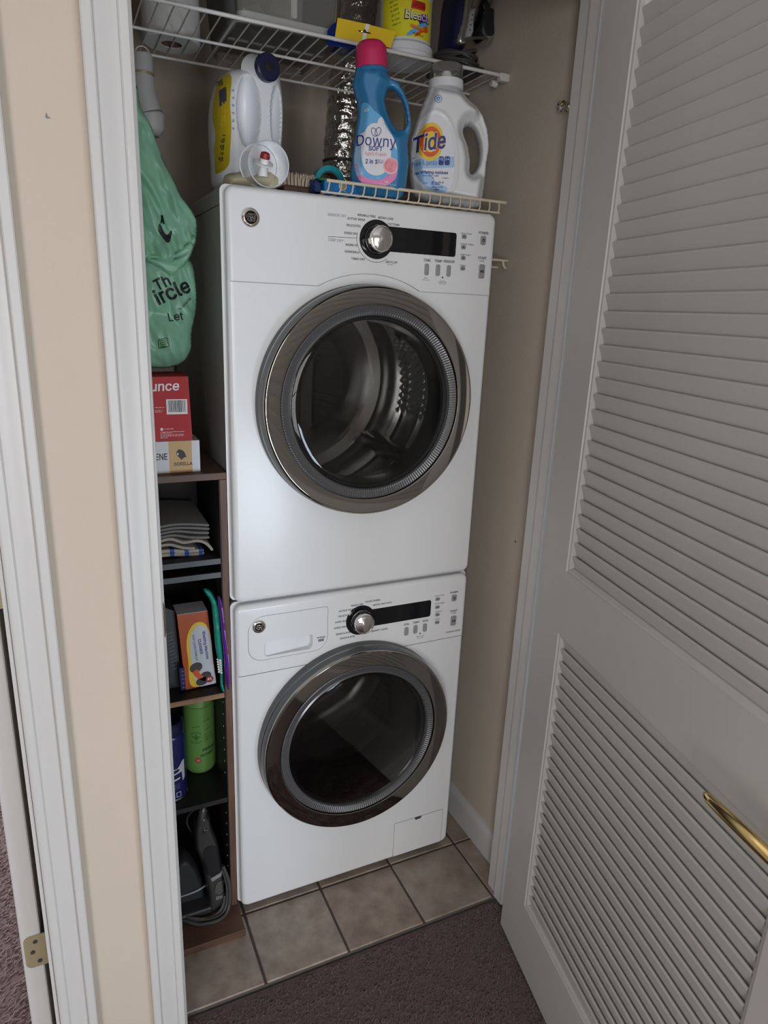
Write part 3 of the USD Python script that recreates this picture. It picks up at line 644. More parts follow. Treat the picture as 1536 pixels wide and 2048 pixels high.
    bl = lathe(prof, c, n=96); bl.update_faces(np.arange(len(bl.faces)) < 96*2*(len(prof)-1)); obj('barrel', bl, 'drum_steel', dm, smooth=35)
    obj('rear_plate', lathe([(0, yb+.002), (.045, yb+.002), (.05, yb+.018), (DR-.112, yb+.012), (DR-.112, yb+.020), (0, yb+.020)], c, n=64), 'charcoal', dm, smooth=35)
    for k_ in range(3):
        th = math.radians((200, 320, 80)[k_]) if dryer else math.radians((15, 135, 255)[k_]); fin = []
        for y_ in (.12, .16, .40, .44):
            hh = .055 if .13 < y_ < .43 else .02
            fin.append(np.array([(xc+(DR+.004-q_[1])*math.cos(th)-q_[0]*math.sin(th), y_, dz+(DR+.004-q_[1])*math.sin(th)+q_[0]*math.cos(th)) for q_ in ((-.035, 0), (-.012, hh*.8), (0, hh), (.012, hh*.8), (.035, 0))]))
        obj('baffle', loft(fin), 'charcoal' if not dryer else 'drum_steel', dm)
    if dryer:  # faceted panel on the right wall of the drum
        V, Fs = [], []
        for i in range(11):
            for j in range(10):
                if j > 6 and i < 2*(j-6): continue
                t0, t1 = math.radians(-18+4.6*j), math.radians(-13.4+4.6*j); y0_, y1_ = .150+.0165*i, .1665+.0165*i; off = .5*(i % 2)*math.radians(5)
                def cyl(th, y_, r_): return (xc+r_*math.cos(th), y_, dz+r_*math.sin(th))
                b0 = len(V); V += [cyl(t0+off, (y0_+y1_)/2, DR-.016), cyl((t0+t1)/2+off, y0_, DR-.016), cyl(t1+off, (y0_+y1_)/2, DR-.016), cyl((t0+t1)/2+off, y1_, DR-.016), cyl((t0+t1)/2+off, (y0_+y1_)/2, DR-.026)]
                Fs += [(b0, b0+1, b0+4), (b0+1, b0+2, b0+4), (b0+2, b0+3, b0+4), (b0+3, b0, b0+4)]
        tt = trimesh.Trimesh(np.array(V), np.array(Fs), process=False); obj('faceted_panel', tt, 'facet_grey', dm, smooth=False)
    return t
machine('clothes_washer', 'white front-loading washing machine on the floor, lower of the stacked pair', .0215, .8455, .6745, 0, (.2935, .4635), .2405, (.3010, .7665), (.4915, .7455, .7895), False)
machine('clothes_dryer', 'white front-loading clothes dryer stacked on top of the washing machine', .8525, 1.6865, 1.5175, 0, (.2950, 1.2835), .2370, (.3075, 1.6135), (.4950, 1.5925, 1.6405), True)
# ================================================================== narrow bookcase left of the machines
BXL, BXR, BY, BYB = -.262, -.0050, .020, .285
bk = thing('bookcase', 'narrow walnut-look bookcase with black interior squeezed between wall and machines', 'bookcase')
BT = 1.142
obj('side_panel', cbox(BXR-.0145, BXR, BY, BYB, .020, BT-.0148, .0008), 'walnut', bk)
obj('side_panel', cbox(BXL, BXL+.0145, BY, BYB, .020, BT-.0148, .0008), 'walnut', bk)
obj('lining', cat(box(BXR-.0158, BXR-.0146, BY+.002, BYB-.008, .024, BT-.016), box(BXL+.0146, BXL+.0158, BY+.002, BYB-.008, .024, BT-.016)), 'shelf_black', bk, label='black inner faces')
obj('top_board', cbox(BXL, BXR, BY, BYB, BT-.0145, BT, .0008), 'walnut_flat', bk)
obj('back_board', box(BXL+.016, BXR-.016, BYB-.007, BYB-.002, .024, BT-.016), 'shelf_black', bk)
obj('base_board', cbox(BXL, BXR+.0005, -.060, BYB, 0.0, .0195, .0012), 'walnut_flat', bk)
def shelf(z1, m, edge, t_=.0125):
    s_ = obj('shelf', box(BXL+.016, BXR-.016, BY+.006, BYB-.008, z1-t_, z1), m, bk)
    obj('edge_band', cbox(BXL+.016, BXR-.016, BY+.003, BY+.006, z1-t_, z1, .0004), edge, s_)
shelf(.954, 'shelf_black', 'shelf_slate'); shelf(.9225, 'shelf_black', 'shelf_slate'); shelf(.6285, 'shelf_black', 'shelf_edge'); shelf(.345, 'shelf_black', 'shelf_black')
obj('peg_hole_strip', cat(*[lathe([(.0018, 0), (.0018, .0008)][::1], (BXR-.0166, .045, z_), 'x', 8) for z_ in np.arange(.40, .62, .032)] + [lathe([(.0018, 0), (.0018, .0008)], (BXR-.0166, .045, z_), 'x', 8) for z_ in np.arange(.06, .33, .032)]), 'label_white', bk, kind='stuff')

def printbox(name, label, quad, y0, y1, m, cat_='box', top=None):
    b = thing(name, label, cat_)
    obj('carton', mf(prism(Polygon(P(quad, y0)).intersection(sbox(-1, .6290, 2, 3)), y0, y1)), m, b); return b
def wd(parent, s_, px, py, y, h_, m, al='c', yoff=.0006, **k):
    obj('printed_word', upright(text2(s_, h_, *P([(px, py)], y)[0], align=al, depth=.0003, **k), y-.0001), m, parent)
def patch(parent, name, poly, y, m, lift=.0004):
    obj(name, prism(poly if hasattr(poly, 'area') else Polygon(P(poly, y)), y-lift, y-.00005), m, parent)
# carton of dryer sheets (red) on white-and-gold carton, on the bookcase
yb_ = .041
w_ = thing('white_carton', 'white and gold carton lying under the red box on the bookcase top', 'box')
zt = 1.142; q_ = P([(399, 880), (401.5, 946)], yb_); xr = float(q_[:, 0].max()); zq = float(q_[0, 1])
obj('carton', cbox(-.255, xr, yb_, yb_+.12, zt+.0004, zq, .0008), 'carton_white', w_)
xg0, xg1 = [float(P([(p_, 915)], yb_)[0, 0]) for p_ in (338.5, 384)]
patch(w_, 'gold_panel', sbox(xg0, zt+.001, xg1, zq-.0005), yb_, 'gold')
obj('printed_word', upright(text2('POLYURETHENE', .0125, float(P([(334.5, 913)], yb_)[0, 0]), float(P([(334.5, 913)], yb_)[0, 1]), 'r', bold=True, depth=.0003, sx=.72), yb_-.0001), 'black_print', w_)
wd(w_, 'GORILLA', 366, 927.5, yb_-.0004, .0062, 'black_print', bold=True)
patch(w_, 'head_silhouette', [(352.5, 908), (354, 902), (358, 898.5), (364, 900), (369, 904), (371, 910), (373.5, 913.5), (369, 914.5), (365.5, 917), (362.5, 920), (360, 916.5), (355.5, 912.5)], yb_-.0004, 'black_print')
patch(w_, 'silhouette_glint', [(355, 905), (357.5, 908), (355.5, 911), (354, 908)], yb_-.0008, 'white_print')
r_ = thing('dryer_sheet_box', 'red dryer sheet box standing on the white and gold carton', 'box')
q_ = P([(376.5, 753), (385.5, 882)], yb_); 
obj('carton', mf(prism(Polygon([(-.245, zq+.0004), (q_[1, 0], zq+.0004), (q_[0, 0], q_[0, 1]), (-.245, q_[0, 1]-.002)]), yb_+.002, yb_+.105)), 'red_box', r_)
yr = yb_+.002
t_ = text2('Bounce', .0175, float(P([(358.5, 771)], yr)[0, 0]), float(P([(358.5, 771)], yr)[0, 1]), 'r', bold=True, depth=.0003, rot=.03, italic=.12)
tb = text2('Bounce', .0175, float(P([(359.5, 771)], yr)[0, 0]), float(P([(359.5, 771)], yr)[0, 1]), 'r', bold=True, depth=.0002, rot=.03, italic=.12)
obj('printed_word', upright(t_, yr-.0002), 'white_print', r_)
bc = thing('bar_code', parent=r_); x0_, z0_ = P([(333.5, 829)], yr)[0]; x1_, z1_ = P([(374, 798)], yr)[0]
obj('bar_panel', prism(sbox(x0_, z0_, x1_, z1_), yr-.0003, yr-.00005), 'white_print', bc)
rb = random.Random(11); bars = []; u = x0_+.0035
while u < x1_-.003:
    wv = rb.choice((.0004, .0006, .0009)); bars.append(box(u, u+wv, yr-.0005, yr-.0003, z0_+.0045, z1_-.002)); u += wv+rb.choice((.0004, .0006, .0008))
obj('bars', cat(*bars), 'black_print', bc, kind='stuff')
patch(r_, 'printed_symbol', rrect_poly(*P([(321, 861)], yr)[0][:1], float(P([(326, 861)], yr)[0, 0]), float(P([(322, 861.5)], yr)[0, 1]), float(P([(322, 856)], yr)[0, 1]), .0008), yr, 'white_print')
for k_, (px, py, wd_) in enumerate(((327, 859, .020), (321, 865, .047), (321, 867.5, .022), (321, 871, .047), (321, 873.5, .044), (321, 876.5, .015), (310, 816, .018), (310, 822, .016), (310, 825, .014))):
    obj('fine_print', prism(scribble(*P([(px, py)], yr)[0], wd_, .0019, k_), yr-.0003, yr-.00005), 'white_print', r_)

# folded towels on the first shelf
def layer_poly(pts, th): return LineString(spline(pts, 30)).buffer(th/2, 6)
def towel(label, layers, y0, y1, m, th=.0050):
    t_ = thing('folded_towel', label, 'towel', group=None); 
    for pts in layers:
        p2 = P(pts, y0); lp = layer_poly(p2, th)
        loops = []; ext = np.array(lp.exterior.segmentize(.006).coords)[:-1]; c_ = lp
        obj('fold', mf(prism(lp, y0, y1)), m, t_)
    return t_
ty = .055
L0 = -.15
towel('grey folded towel, topmost of three in the bookcase', [[(318, 1055), (345, 1050), (380, 1049), (416, 1050.5)], [(318, 1062), (345, 1057), (380, 1056), (417, 1058)], [(316, 1070), (350, 1063), (385, 1065), (416, 1066)], [(316, 1077), (350, 1071), (372, 1074), (417, 1075)]], ty+.004, .25, 'towel_grey', .0048)
towel('cream folded towel with wavy edges, between the grey and the striped one', [[(318, 1084), (345, 1079), (365, 1085), (395, 1082), (412, 1087), (424, 1099)], [(318, 1093), (342, 1090), (362, 1095), (388, 1097)]], ty, .25, 'towel_cream', .0056)
towel('cream folded towel with blue stripes, lowest of three in the bookcase', [[(318, 1104.5), (345, 1102), (372, 1103.5), (395, 1102), (404, 1101)], [(318, 1112), (345, 1109.5), (375, 1109), (405, 1106.5)]], ty+.002, .25, 'towel_blue_stripe', .0072)

# second shelf: orange carton, pouches, dark box, small purple box
yo = .062
ob = thing('cleaner_carton', 'orange washing machine cleaner carton on the middle bookcase shelf', 'box')
oq = [(354, 1231), (415, 1222), (432.5, 1366), (372, 1380)]
obj('carton', mf(prism(Polygon(P(oq, yo)).intersection(sbox(-1, .6290, 2, 3)), yo, yo+.058)), 'orange', ob)
tp = P([(354, 1231), (415, 1222)], yo)
obj('top_flap', loft([np.array([(tp[0, 0], yo+.0005, tp[0, 1]), (tp[1, 0], yo+.0005, tp[1, 1]), (tp[1, 0]-.0003, yo+.057, tp[1, 1]+.0004), (tp[0, 0], yo+.057, tp[0, 1]+.0004)])+np.array([0, 0, k_]) for k_ in (.0001, .0009)]), 'label_white', ob)
oval = smoothpoly(P([(391, 1246), (403, 1244), (416, 1256), (424, 1300), (431, 1352), (432, 1364), (406, 1371), (389, 1374), (377, 1330), (373, 1290), (378, 1262)], yo)).intersection(Polygon(P(oq, yo)))
patch(ob, 'yellow_oval', oval, yo, 'gold_yellow', .0003)
patch(ob, 'label_oval', smoothpoly(P([(396, 1251), (408, 1252), (417, 1262), (424, 1300), (431, 1352), (431, 1366), (400, 1372), (389, 1355), (380, 1300), (384, 1265)], yo)).intersection(Polygon(P(oq, yo))), yo, 'pale_grey_label', .0006)
for s_, px, py, h_ in (('Washing Machine', 411.5, 1290, .0062), ('CLEANER', 401, 1293, .0062), ('DEEP CLEAN FORMULA', 390, 1295, .0042)):
    wd(ob, s_, px, py, yo-.0006, h_, 'blue_print', rot=-math.pi/2+.10, bold=(s_ != 'DEEP CLEAN FORMULA'))
for (px, py, rx, ry, m_) in ((392, 1335, 12.5, 10, 'iron_grey'), (411, 1352, 11.5, 9, 'charcoal'), (404, 1362, 12, 8, 'charcoal')):
    patch(ob, 'picture_spot', smoothpoly(P([(px+rx*math.cos(a), py+ry*math.sin(a)-.25*rx*math.cos(a)) for a in np.linspace(0, 2*np.pi, 12)[:-1]], yo)), yo, m_, .0009)
patch(ob, 'arrow', smoothpoly(P([(386, 1344), (396, 1339), (400, 1347), (407, 1353), (398, 1357), (390, 1352)], yo)), yo, 'orange_red', .0012)
cx_, cz_ = P([(419, 1357.5)], yo)[0]; patch(ob, 'seal', Point(cx_, cz_).buffer(.0085), yo, 'deep_red', .0015); wd(ob, '#1', 419, 1357.5, yo-.0016, .006, 'white_print', bold=True)
gp = Puff(smoothpoly(P([(407, 1176), (416, 1178), (428, 1192), (435, 1205), (440, 1235), (444, 1280), (447, 1320), (446, 1345), (448, 1372), (452, 1389), (446, 1384), (440, 1356), (436, 1322), (430, 1290), (427, 1250), (424, 1222), (417, 1196)], .030)), .030, .008, .005, g=.003, mod=lambda q: .003*(fbm_(np.c_[q*70, 0*q[:, :1]], 4, 3)-.5))
g_ = thing('refill_pouch', 'glossy green refill pouch leaning beside the orange carton', 'pouch'); obj('pouch_body', gp.mesh(), 'teal', g_, smooth=60)
obj('pouch_print', cat(*[gp.drape(smoothpoly(P([(433+k_*.55, 1318+5*k_), (441+k_*.5, 1316+5*k_), (441.3+k_*.5, 1317.6+5*k_), (433.2+k_*.55, 1319.6+5*k_)], .030), 24), .0006, .0015) for k_ in range(6)]), 'white_print', g_, kind='stuff')
pp = Puff(smoothpoly(P([(437, 1190), (442, 1198), (446, 1220), (451, 1265), (456, 1320), (459, 1366), (457, 1380), (452, 1362), (448, 1322), (443, 1270), (438, 1220)], .008)), .008, .009, .004, g=.0025, mod=lambda q: .002*(fbm_(np.c_[q*80, 0*q[:, :1]], 9, 3)-.5))
p_ = thing('purple_pouch', 'glossy purple pouch pressed against the bookcase side', 'pouch'); obj('pouch_body', pp.mesh(), 'purple', p_, smooth=60)
for a_, b_ in (((441, 1212), (445, 1242)), ((446, 1257), (453, 1298)), ((454, 1308), (456.5, 1346))):
    dx = 3.2; obj('print_panel', pp.drape(Polygon(P([a_, (a_[0]+dx, a_[1]), (b_[0]+dx-.6, b_[1]), b_], .008)), .0007, .0015), 'lilac_print', p_)
dk = thing('charcoal_carton', 'charcoal carton with grey print at the left of the orange carton', 'box')
dq = [(318, 1212), (349, 1222), (364, 1382), (330, 1392)]; yd = .085
obj('carton', mf(prism(Polygon(P(dq, yd)).intersection(sbox(-1, .6290, 2, 3)), yd, yd+.07)), 'charcoal', dk)
for i in range(11): obj('fine_print', prism(scribble(*P([(333+i*1.25, 1270+i*7.0)], yd)[0], .014, .0034, i, .25), yd-.0003, yd-.00005), 'print_light', dk)
sp = printbox('small_purple_box', 'small dark purple box in front of the charcoal carton', [(358.5, 1337), (368.5, 1335), (372, 1379), (362, 1381)], .058, .080, 'can_navy')
for i in range(5): obj('fine_print', prism(scribble(*P([(363+i*.7, 1344+8*i)], .058)[0], .0075, .003, i), .0577, .05795), 'lilac_print', sp)

# third shelf: navy can, green wipes canister standing on its lid
ZS = .3455
cc = atz(352, 1590, ZS); cR = .0335; cx_, cy_ = float(cc[0])-.006, .085
cn = thing('navy_can', 'navy and white printed canister at the left of the green wipes', 'can')
obj('can_body', lathe([(cR-.002, ZS), (cR, ZS+.003), (cR, ZS+.165), (cR-.003, ZS+.172)], (cx_, cy_, 0), 'z', 40), 'can_navy', cn)
obj('rim', lathe([(cR-.001, ZS+.0008), (cR+.0012, ZS+.002), (cR+.0012, ZS+.0055), (cR, ZS+.0065)], (cx_, cy_, 0), 'z', 40, close=True), 'satin_steel', cn)
obj('cap', lathe([(cR-.002, ZS+.172), (cR-.001, ZS+.176), (cR-.001, ZS+.198), (cR-.006, ZS+.203), (0, ZS+.203)], (cx_, cy_, 0), 'z', 40), 'navy', cn)
def wrap(poly, cx_, cy_, R_c, lift, g=.003):   # poly: (arc length from the side facing -y, height)
    p, f = flatmesh(poly, g); th = p[:, 0]/R_c-np.pi/2
    return trimesh.Trimesh(np.stack([cx_+(R_c+lift)*np.cos(th), cy_+(R_c+lift)*np.sin(th), p[:, 1]], 1), f, process=False)
def wraptext(t, cx_, cy_, R_c, lift):
    v = t.vertices; th = v[:, 0]/R_c-np.pi/2; r = R_c+lift+v[:, 2]
    return trimesh.Trimesh(np.stack([cx_+r*np.cos(th), cy_+r*np.sin(th), v[:, 1]], 1), t.faces, process=False)
obj('label_band', wrap(Polygon([(-.05, ZS+.088), (.01, ZS+.090), (.022, ZS+.1045), (.03, ZS+.106), (.03, ZS+.056), (.022, ZS+.050), (.020, ZS+.078), (.0, ZS+.074), (-.05, ZS+.072)]), cx_, cy_, cR, .0004), 'pale_grey_label', cn)
obj('printed_symbol', wrap(affinity.rotate(affinity.scale(Point(.006, ZS+.0835).buffer(.009, 12), 1, .45), 18), cx_, cy_, cR, .0008), 'black_print', cn)
obj('printed_line', wrap(Polygon([(0, ZS+.058), (.015, ZS+.061), (.015, ZS+.065), (0, ZS+.062)]), cx_, cy_, cR, .0006), 'white_print', cn)
for i in range(3): obj('fine_print', wrap(scribble(.0, ZS+.046-.005*i, .014, .003, i), cx_, cy_, cR, .0006, .0015), 'print_light', cn)
obj('fact_panel', wrap(sbox(.004, ZS+.012, .0155, ZS+.026), cx_, cy_, cR, .0004), 'pale_grey_label', cn)
obj('fact_panel', wrap(sbox(.0055, ZS+.0135, .014, ZS+.0245), cx_, cy_, cR, .0007), 'can_navy', cn)
wc = atz(405, 1547, ZS); wx, wy = -.0575, .165; wR = .0385
wp = thing('wipes_canister', 'light green wipes canister standing upside down, its lettering inverted', 'canister')
obj('canister_body', lathe([(wR-.014, ZS+.0005), (wR-.006, ZS+.002), (wR-.001, ZS+.009), (wR, ZS+.018), (wR, ZS+.185), (wR-.002, ZS+.188)], (wx, wy, 0), 'z', 48), 'wipes_green', wp)
obj('base_rim', lathe([(wR-.003, ZS+.188), (wR-.001, ZS+.190), (wR-.004, ZS+.215), (wR-.012, ZS+.221), (0, ZS+.221)], (wx, wy, 0), 'z', 48), 'wipes_green', wp)
for s_, u, z_, h_, k_ in (('natural', .012, .057, .0080, True), ('Wipes', .0165, .072, .0085, True)):
    obj('printed_word', wraptext(text2(s_, h_, u, ZS+z_, bold=k_, rot=math.pi+.12), wx, wy, wR, .0004), 'green_print', wp)
for i, (u, z_, w__) in enumerate(((.003, .150, .024), (-.022, .137, .018), (.006, .126, .020), (.006, .112, .024), (.006, .104, .024), (.008, .097, .022))): obj('fine_print', wrap(scribble(u, ZS+z_, w__, .0032, i, .12), wx, wy, wR, .0005, .0015), 'green_print', wp)
obj('leaf_mark', cat(*[wrap(affinity.rotate(affinity.scale(Point(-.014, ZS+.112).buffer(.0065, 10), .45, 1), a_, origin=(-.014, ZS+.108)).difference(affinity.rotate(affinity.scale(Point(-.014, ZS+.112).buffer(.0052, 10), .35, 1), a_, origin=(-.014, ZS+.108))), wx, wy, wR, .0005, .0012) for a_ in (0, 70, -70, 180)] + [wrap(Point(-.014, ZS+.108).buffer(.0158).difference(Point(-.014, ZS+.108).buffer(.0146)).difference(sbox(-.04, ZS+.100, .02, ZS+.116)), wx, wy, wR, .0005, .0015)]), 'green_print', wp, kind='stuff')
obj('seal', wrap(Point(-.012, ZS+.044).buffer(.0072, 12), wx, wy, wR, .0004), 'red_print', wp); obj('printed_word', wraptext(text2('75', .005, -.012, ZS+.044, bold=True), wx, wy, wR, .0007), 'white_print', wp)

# bottom: steam iron on its heel
ZB = .0196
def smooth_poly_px(pts, y, n=120): return smoothpoly(P(pts, y), n)
si = thing('steam_iron', 'dark grey steam iron standing on its heel at the bottom of the bookcase', 'iron'); yi = .045
pb = Puff(smooth_poly_px([(392, 1632), (404, 1620), (414, 1624), (421, 1645), (431, 1672), (440, 1712), (445, 1750), (449, 1785), (449, 1815), (436, 1832), (420, 1828), (414, 1795), (408, 1752), (398, 1712), (388, 1690), (386, 1665)], yi), yi, .024, .011, g=.0035)
obj('handle_body', pb.mesh(), 'iron_grey', si, smooth=50)
obj('grip', pb.drape(smooth_poly_px([(403, 1690), (412, 1679), (426, 1679), (434, 1695), (441, 1722), (438, 1728), (423, 1738), (411, 1734), (404, 1712)], yi), .0016, .003), 'black_matte', si, smooth=60)
obj('nozzle', tube([at(401, 1652, yi-.014), at(405, 1621, yi-.010), at(407, 1614, yi-.008)], [.0105, .0100, .006], 16), 'iron_grey', si)
for px in (404.5, 409.5): obj('steam_button', cbox(*sum(([float(at(px, 1648, yi)[0])-.0022, float(at(px, 1648, yi)[0])+.0022],), []), yi-.031, yi-.020, float(at(px, 1653, yi)[2]), float(at(px, 1643, yi)[2]), .0008), 'satin_steel', si)
kx_, ky_, kz_ = at(411, 1661, yi-.026); obj('spray_knob', lathe([(.0045, 0), (.0052, -.004), (.003, -.006), (0, -.006)][::-1], (kx_, ky_, kz_), 'y', 16), 'charcoal', si)
obj('water_window', pb.drape(smooth_poly_px([(428, 1760), (434, 1750), (444, 1749), (447, 1758), (444, 1770), (432, 1774), (427, 1770)], yi), .0012, .002), 'water_window', si)
wo = smooth_poly_px([(426, 1761), (433, 1748), (445, 1747), (449, 1758), (445, 1772), (431, 1776), (425, 1771)], yi); wi = smooth_poly_px([(428, 1760), (434, 1750), (444, 1749), (447, 1758), (444, 1770), (432, 1774), (427, 1770)], yi)
obj('window_rim', pb.drape(wo.difference(wi), .0022, .0015), 'satin_steel', si)
for i in range(6): obj('rib', pb.drape(Polygon(P([(428+3.4*i, 1778-i*1.2), (430+3.4*i, 1777-i*1.2), (430.5+3.4*i, 1784-i*1.2), (428.5+3.4*i, 1785-i*1.2)], yi)), .0015, .0012), 'button_grey', si)
obj('collar', pb.drape(Polygon(P([(417, 1741), (438, 1729), (445, 1727), (446, 1733), (430, 1741), (420, 1748)], yi)), .003, .003), 'button_grey', si)
sp_ = Puff(smooth_poly_px([(352, 1712), (366, 1702), (384, 1712), (398, 1735), (408, 1770), (414, 1800), (414, 1822), (395, 1830), (364, 1822), (345, 1805), (342, 1760)], .085), .085, .030, .012, g=.005)
obj('skirt', sp_.mesh(), 'charcoal', si, smooth=50)
obj('skirt_edge', tube(spline([at(362, 1793, .054), at(380, 1787, .052), at(398, 1779, .053), at(412, 1770, .058)], 14), [.0026]*14, 8), 'button_grey', si)
cpts = lambda l: spline([at(px, py, y_) for px, py, y_ in l], 46)
for o_ in ([(446, 1732, .03), (457, 1760, .02), (460, 1790, .012), (455, 1822, .0), (438, 1842, -.012), (412, 1850, -.010), (385, 1846, .0), (360, 1838, .02)], [(444, 1738, .034), (453, 1764, .026), (455, 1792, .016), (450, 1818, .008), (434, 1836, -.002), (410, 1844, .0), (382, 1840, .01), (358, 1830, .03)],
           [(449, 1790, .02), (444, 1815, .012), (428, 1832, .004), (404, 1838, .004), (378, 1834, .015), (352, 1822, .04)]):
    c_ = cpts(o_); c_[:, 2] = np.maximum(c_[:, 2], ZB+.0046); obj('cord', tube(c_, [.0042]*len(c_), 8), 'cord_grey', si)
obj('cord', tube(cpts([(384, 1665, .07), (374, 1640, .072), (386, 1622, .07), (402, 1617, .066), (414, 1622, .07)]), [.0022]*46, 6), 'cord_grey', si)
obj('heel', rbox(-.145, -.068, .015, .115, ZB+.0004, ZB+.022, .006), 'charcoal', si)

# green carrier bag hanging in the gap
yg = .10
bag = thing('carrier_bag', 'translucent green plastic carrier bag with black print hanging left of the dryer', 'bag')
def wr_(seed, amp, sc_): return lambda q: amp*(2*np.abs(fbm_(np.c_[q@np.array([[sc_, 6], [sc_*.28, 14]]), 0*q[:, :1]], seed, 4)-.5)-.3)
up = Puff(smoothpoly(P([(272, 170), (281, 212), (299, 245), (315, 290), (331, 328), (347, 362), (364, 396), (382, 420), (392, 441), (394, 460), (389, 492), (378, 514), (352, 530), (318, 545), (285, 530), (262, 470), (250, 380), (250, 260), (258, 190)], yg-.012)), yg-.012, .040, .030, g=.0042, mod=wr_(3, .030, 30), back=.6)
lo = Puff(smoothpoly(P([(300, 500), (345, 505), (381, 522), (389, 552), (392.5, 590), (391, 625), (383, 668), (380, 704), (364, 725), (338, 735), (312, 736), (280, 728), (258, 690), (252, 620), (262, 540)], yg)), yg, .052, .038, g=.0042, mod=wr_(8, .026, 24), back=.7)
obj('bag_top', up.mesh(), 'green_film', bag, smooth=True); obj('bag_body', lo.mesh(), 'green_film', bag, smooth=True)
for i, (q_, off, T_) in enumerate((([(262, 500), (300, 499), (340, 496), (372, 488), (389, 470), (392, 482), (380, 497), (345, 507), (300, 510), (262, 510)], .040, .007), ([(262, 512), (305, 509), (350, 505), (386, 487), (386, 500), (370, 512), (330, 519), (290, 519), (262, 520)], .046, .007),
        ([(285, 516), (320, 517), (360, 511), (384, 499), (378, 519), (364, 534), (352, 549), (342, 553), (332, 548), (318, 537), (300, 527)], .042, .010))):
    kn = Puff(smoothpoly(P(q_, yg-off)), yg-off, T_, .006, g=.0028, mod=lambda q, i=i: .005*(fbm_(np.c_[q@np.array([[18, 4], [100, 30]]), 0*q[:, :1]], 5+i, 3)-.5), back=1.5); obj('gathered_fold', kn.mesh(), 'green_film', bag, smooth=True)
tip = at(256, 186, yg-.012)
obj('handle_loop', tube(spline([tip-np.array([0, 0, .012]), tip+np.array([-.004, .01, .05]), (tip[0]-.006, .125, 1.985), (tip[0]-.006, .142, 2.0045), (tip[0]-.004, .152, 1.990), tip+np.array([.006, .03, .05]), tip-np.array([-.006, -.004, .012])], 40), [.0028]*40, 8), 'green_film', bag)
def bt(puff, s_, px, py, h_, rot, **k): obj('printed_word', puff.text(text2(s_, h_, *P([(px, py)], puff.y-.04)[0], rot=rot, depth=.0004, **k), .0022), 'black_print', bag)
bt(lo, 'ircle', 342, 583, .026, .42, bold=True); bt(lo, 'Th', 322, 566, .019, .45, bold=True); bt(lo, 'Let', 349, 633, .0145, .16, bold=False); bt(lo, "'s recycle", 368, 608, .0055, .75)
obj('printed_symbol', up.drape(smoothpoly(P([(319, 448), (326, 460), (335, 470), (343, 461), (342, 477), (334, 486), (324, 474), (317, 460)], yg-.05)), .0022, .002), 'black_print', bag)
obj('printed_symbol', up.drape(Polygon(P([(322, 430), (326, 430), (328, 440), (330, 447), (327, 449), (325, 443), (323, 448), (321, 447), (323, 438)], yg-.05)), .0022, .002), 'black_print', bag)
rp_ = Polygon(P([(314, 679), (331, 674), (337, 692), (316, 697)], yg-.04)); obj('printed_panel', lo.drape(rp_.difference(rp_.buffer(-.0011)), .002, .0015), 'green_print', bag)
for i in range(4): obj('printed_line', lo.drape(Polygon(P([(317+.5*i, 681+4*i), (329+.5*i, 678+4*i), (329.2+.5*i, 679.3+4*i), (317.2+.5*i, 682.3+4*i)], yg-.04)), .002, .0015), 'green_print', bag)
# ================================================================== wire shelves
rod = lambda a, b, r, n=8: tube([a, b], [r, r], n)
us = thing('wire_shelf', 'white wire closet shelf fixed high between the closet walls', 'shelf')
SY0, SY1, SZ = .142, .440, 2.000
obj('front_rail', rod((CX0+.002, SY0, SZ-.001), (.676, SY0, SZ-.001), .0038, 10), 'wire_white', us)
obj('middle_rail', rod((CX0+.002, .290, SZ-.0045), (.676, .290, SZ-.0045), .0030), 'wire_white', us)
obj('rear_rail', rod((CX0+.002, SY1, SZ-.0045), (.676, SY1, SZ-.0045), .0030), 'wire_white', us)
x_ = CX0+.012
while x_ < .675:
    obj('wire', tube([(x_, SY0-.003, SZ-.004), (x_, SY0+.004, SZ+.0005), (x_, SY1, SZ+.0003)], [.0016]*3, 6), 'wire_white', us); x_ += .0286
eb = thing('end_bracket', label='white plastic end bracket on the wall', parent=us)
obj('bracket_clip', rbox(.664, .6898, SY0-.006, SY0+.012, SZ-.013, SZ+.004, .003), 'wire_white', eb)
obj('bracket_peg', lathe([(.0065, .660), (.0075, .664), (.0075, .674), (.005, .676)], (0, SY0+.026, SZ-.012), 'x', 14), 'wire_white', eb)
ls_ = thing('loose_wire_shelf', 'loose cream wire shelf section lying on the dryer, lip upward', 'shelf')
LZ = 1.6905; lx0, lx1 = .200, .628
obj('lip_rail', rod((lx0, .006, LZ+.0225), (lx1, .020, LZ+.0245), .0031, 10), 'wire_cream', ls_)
obj('front_rail', rod((lx0-.012, .004, LZ+.0012), (lx1-.02, .012, LZ+.0012), .0020), 'wire_cream', ls_)
obj('rear_rail', rod((lx0, .30, LZ+.0012), (lx1, .30, LZ+.0012), .0026), 'wire_cream', ls_)
n_ = 17
for i in range(n_):
    u = (i+.15)/n_; xa = lx0+(lx1-lx0)*u
    obj('wire', tube([(xa+.003, .006+.014*u, LZ+.0225+.002*u), (xa-.001, .002+.010*u, LZ+.0068), (xa-.0035, .002+.010*u, LZ+.0020), (xa-.003, .02, LZ+.0016), (xa, .30, LZ+.0016)], [.0017]*5, 6), 'wire_cream', ls_)
ck = thing('shelf_clip', 'small cream plastic shelf clip on the wall right of the dryer console', 'clip')
a_ = at(1003, 521, .084); 
obj('clip_arm', rbox(.640, .6898, .078, .090, 1.5975, 1.6035, .0025), 'wire_cream', ck); obj('clip_arm', rbox(.640, .662, .078, .088, 1.582, 1.586, .0018), 'wire_cream', ck)
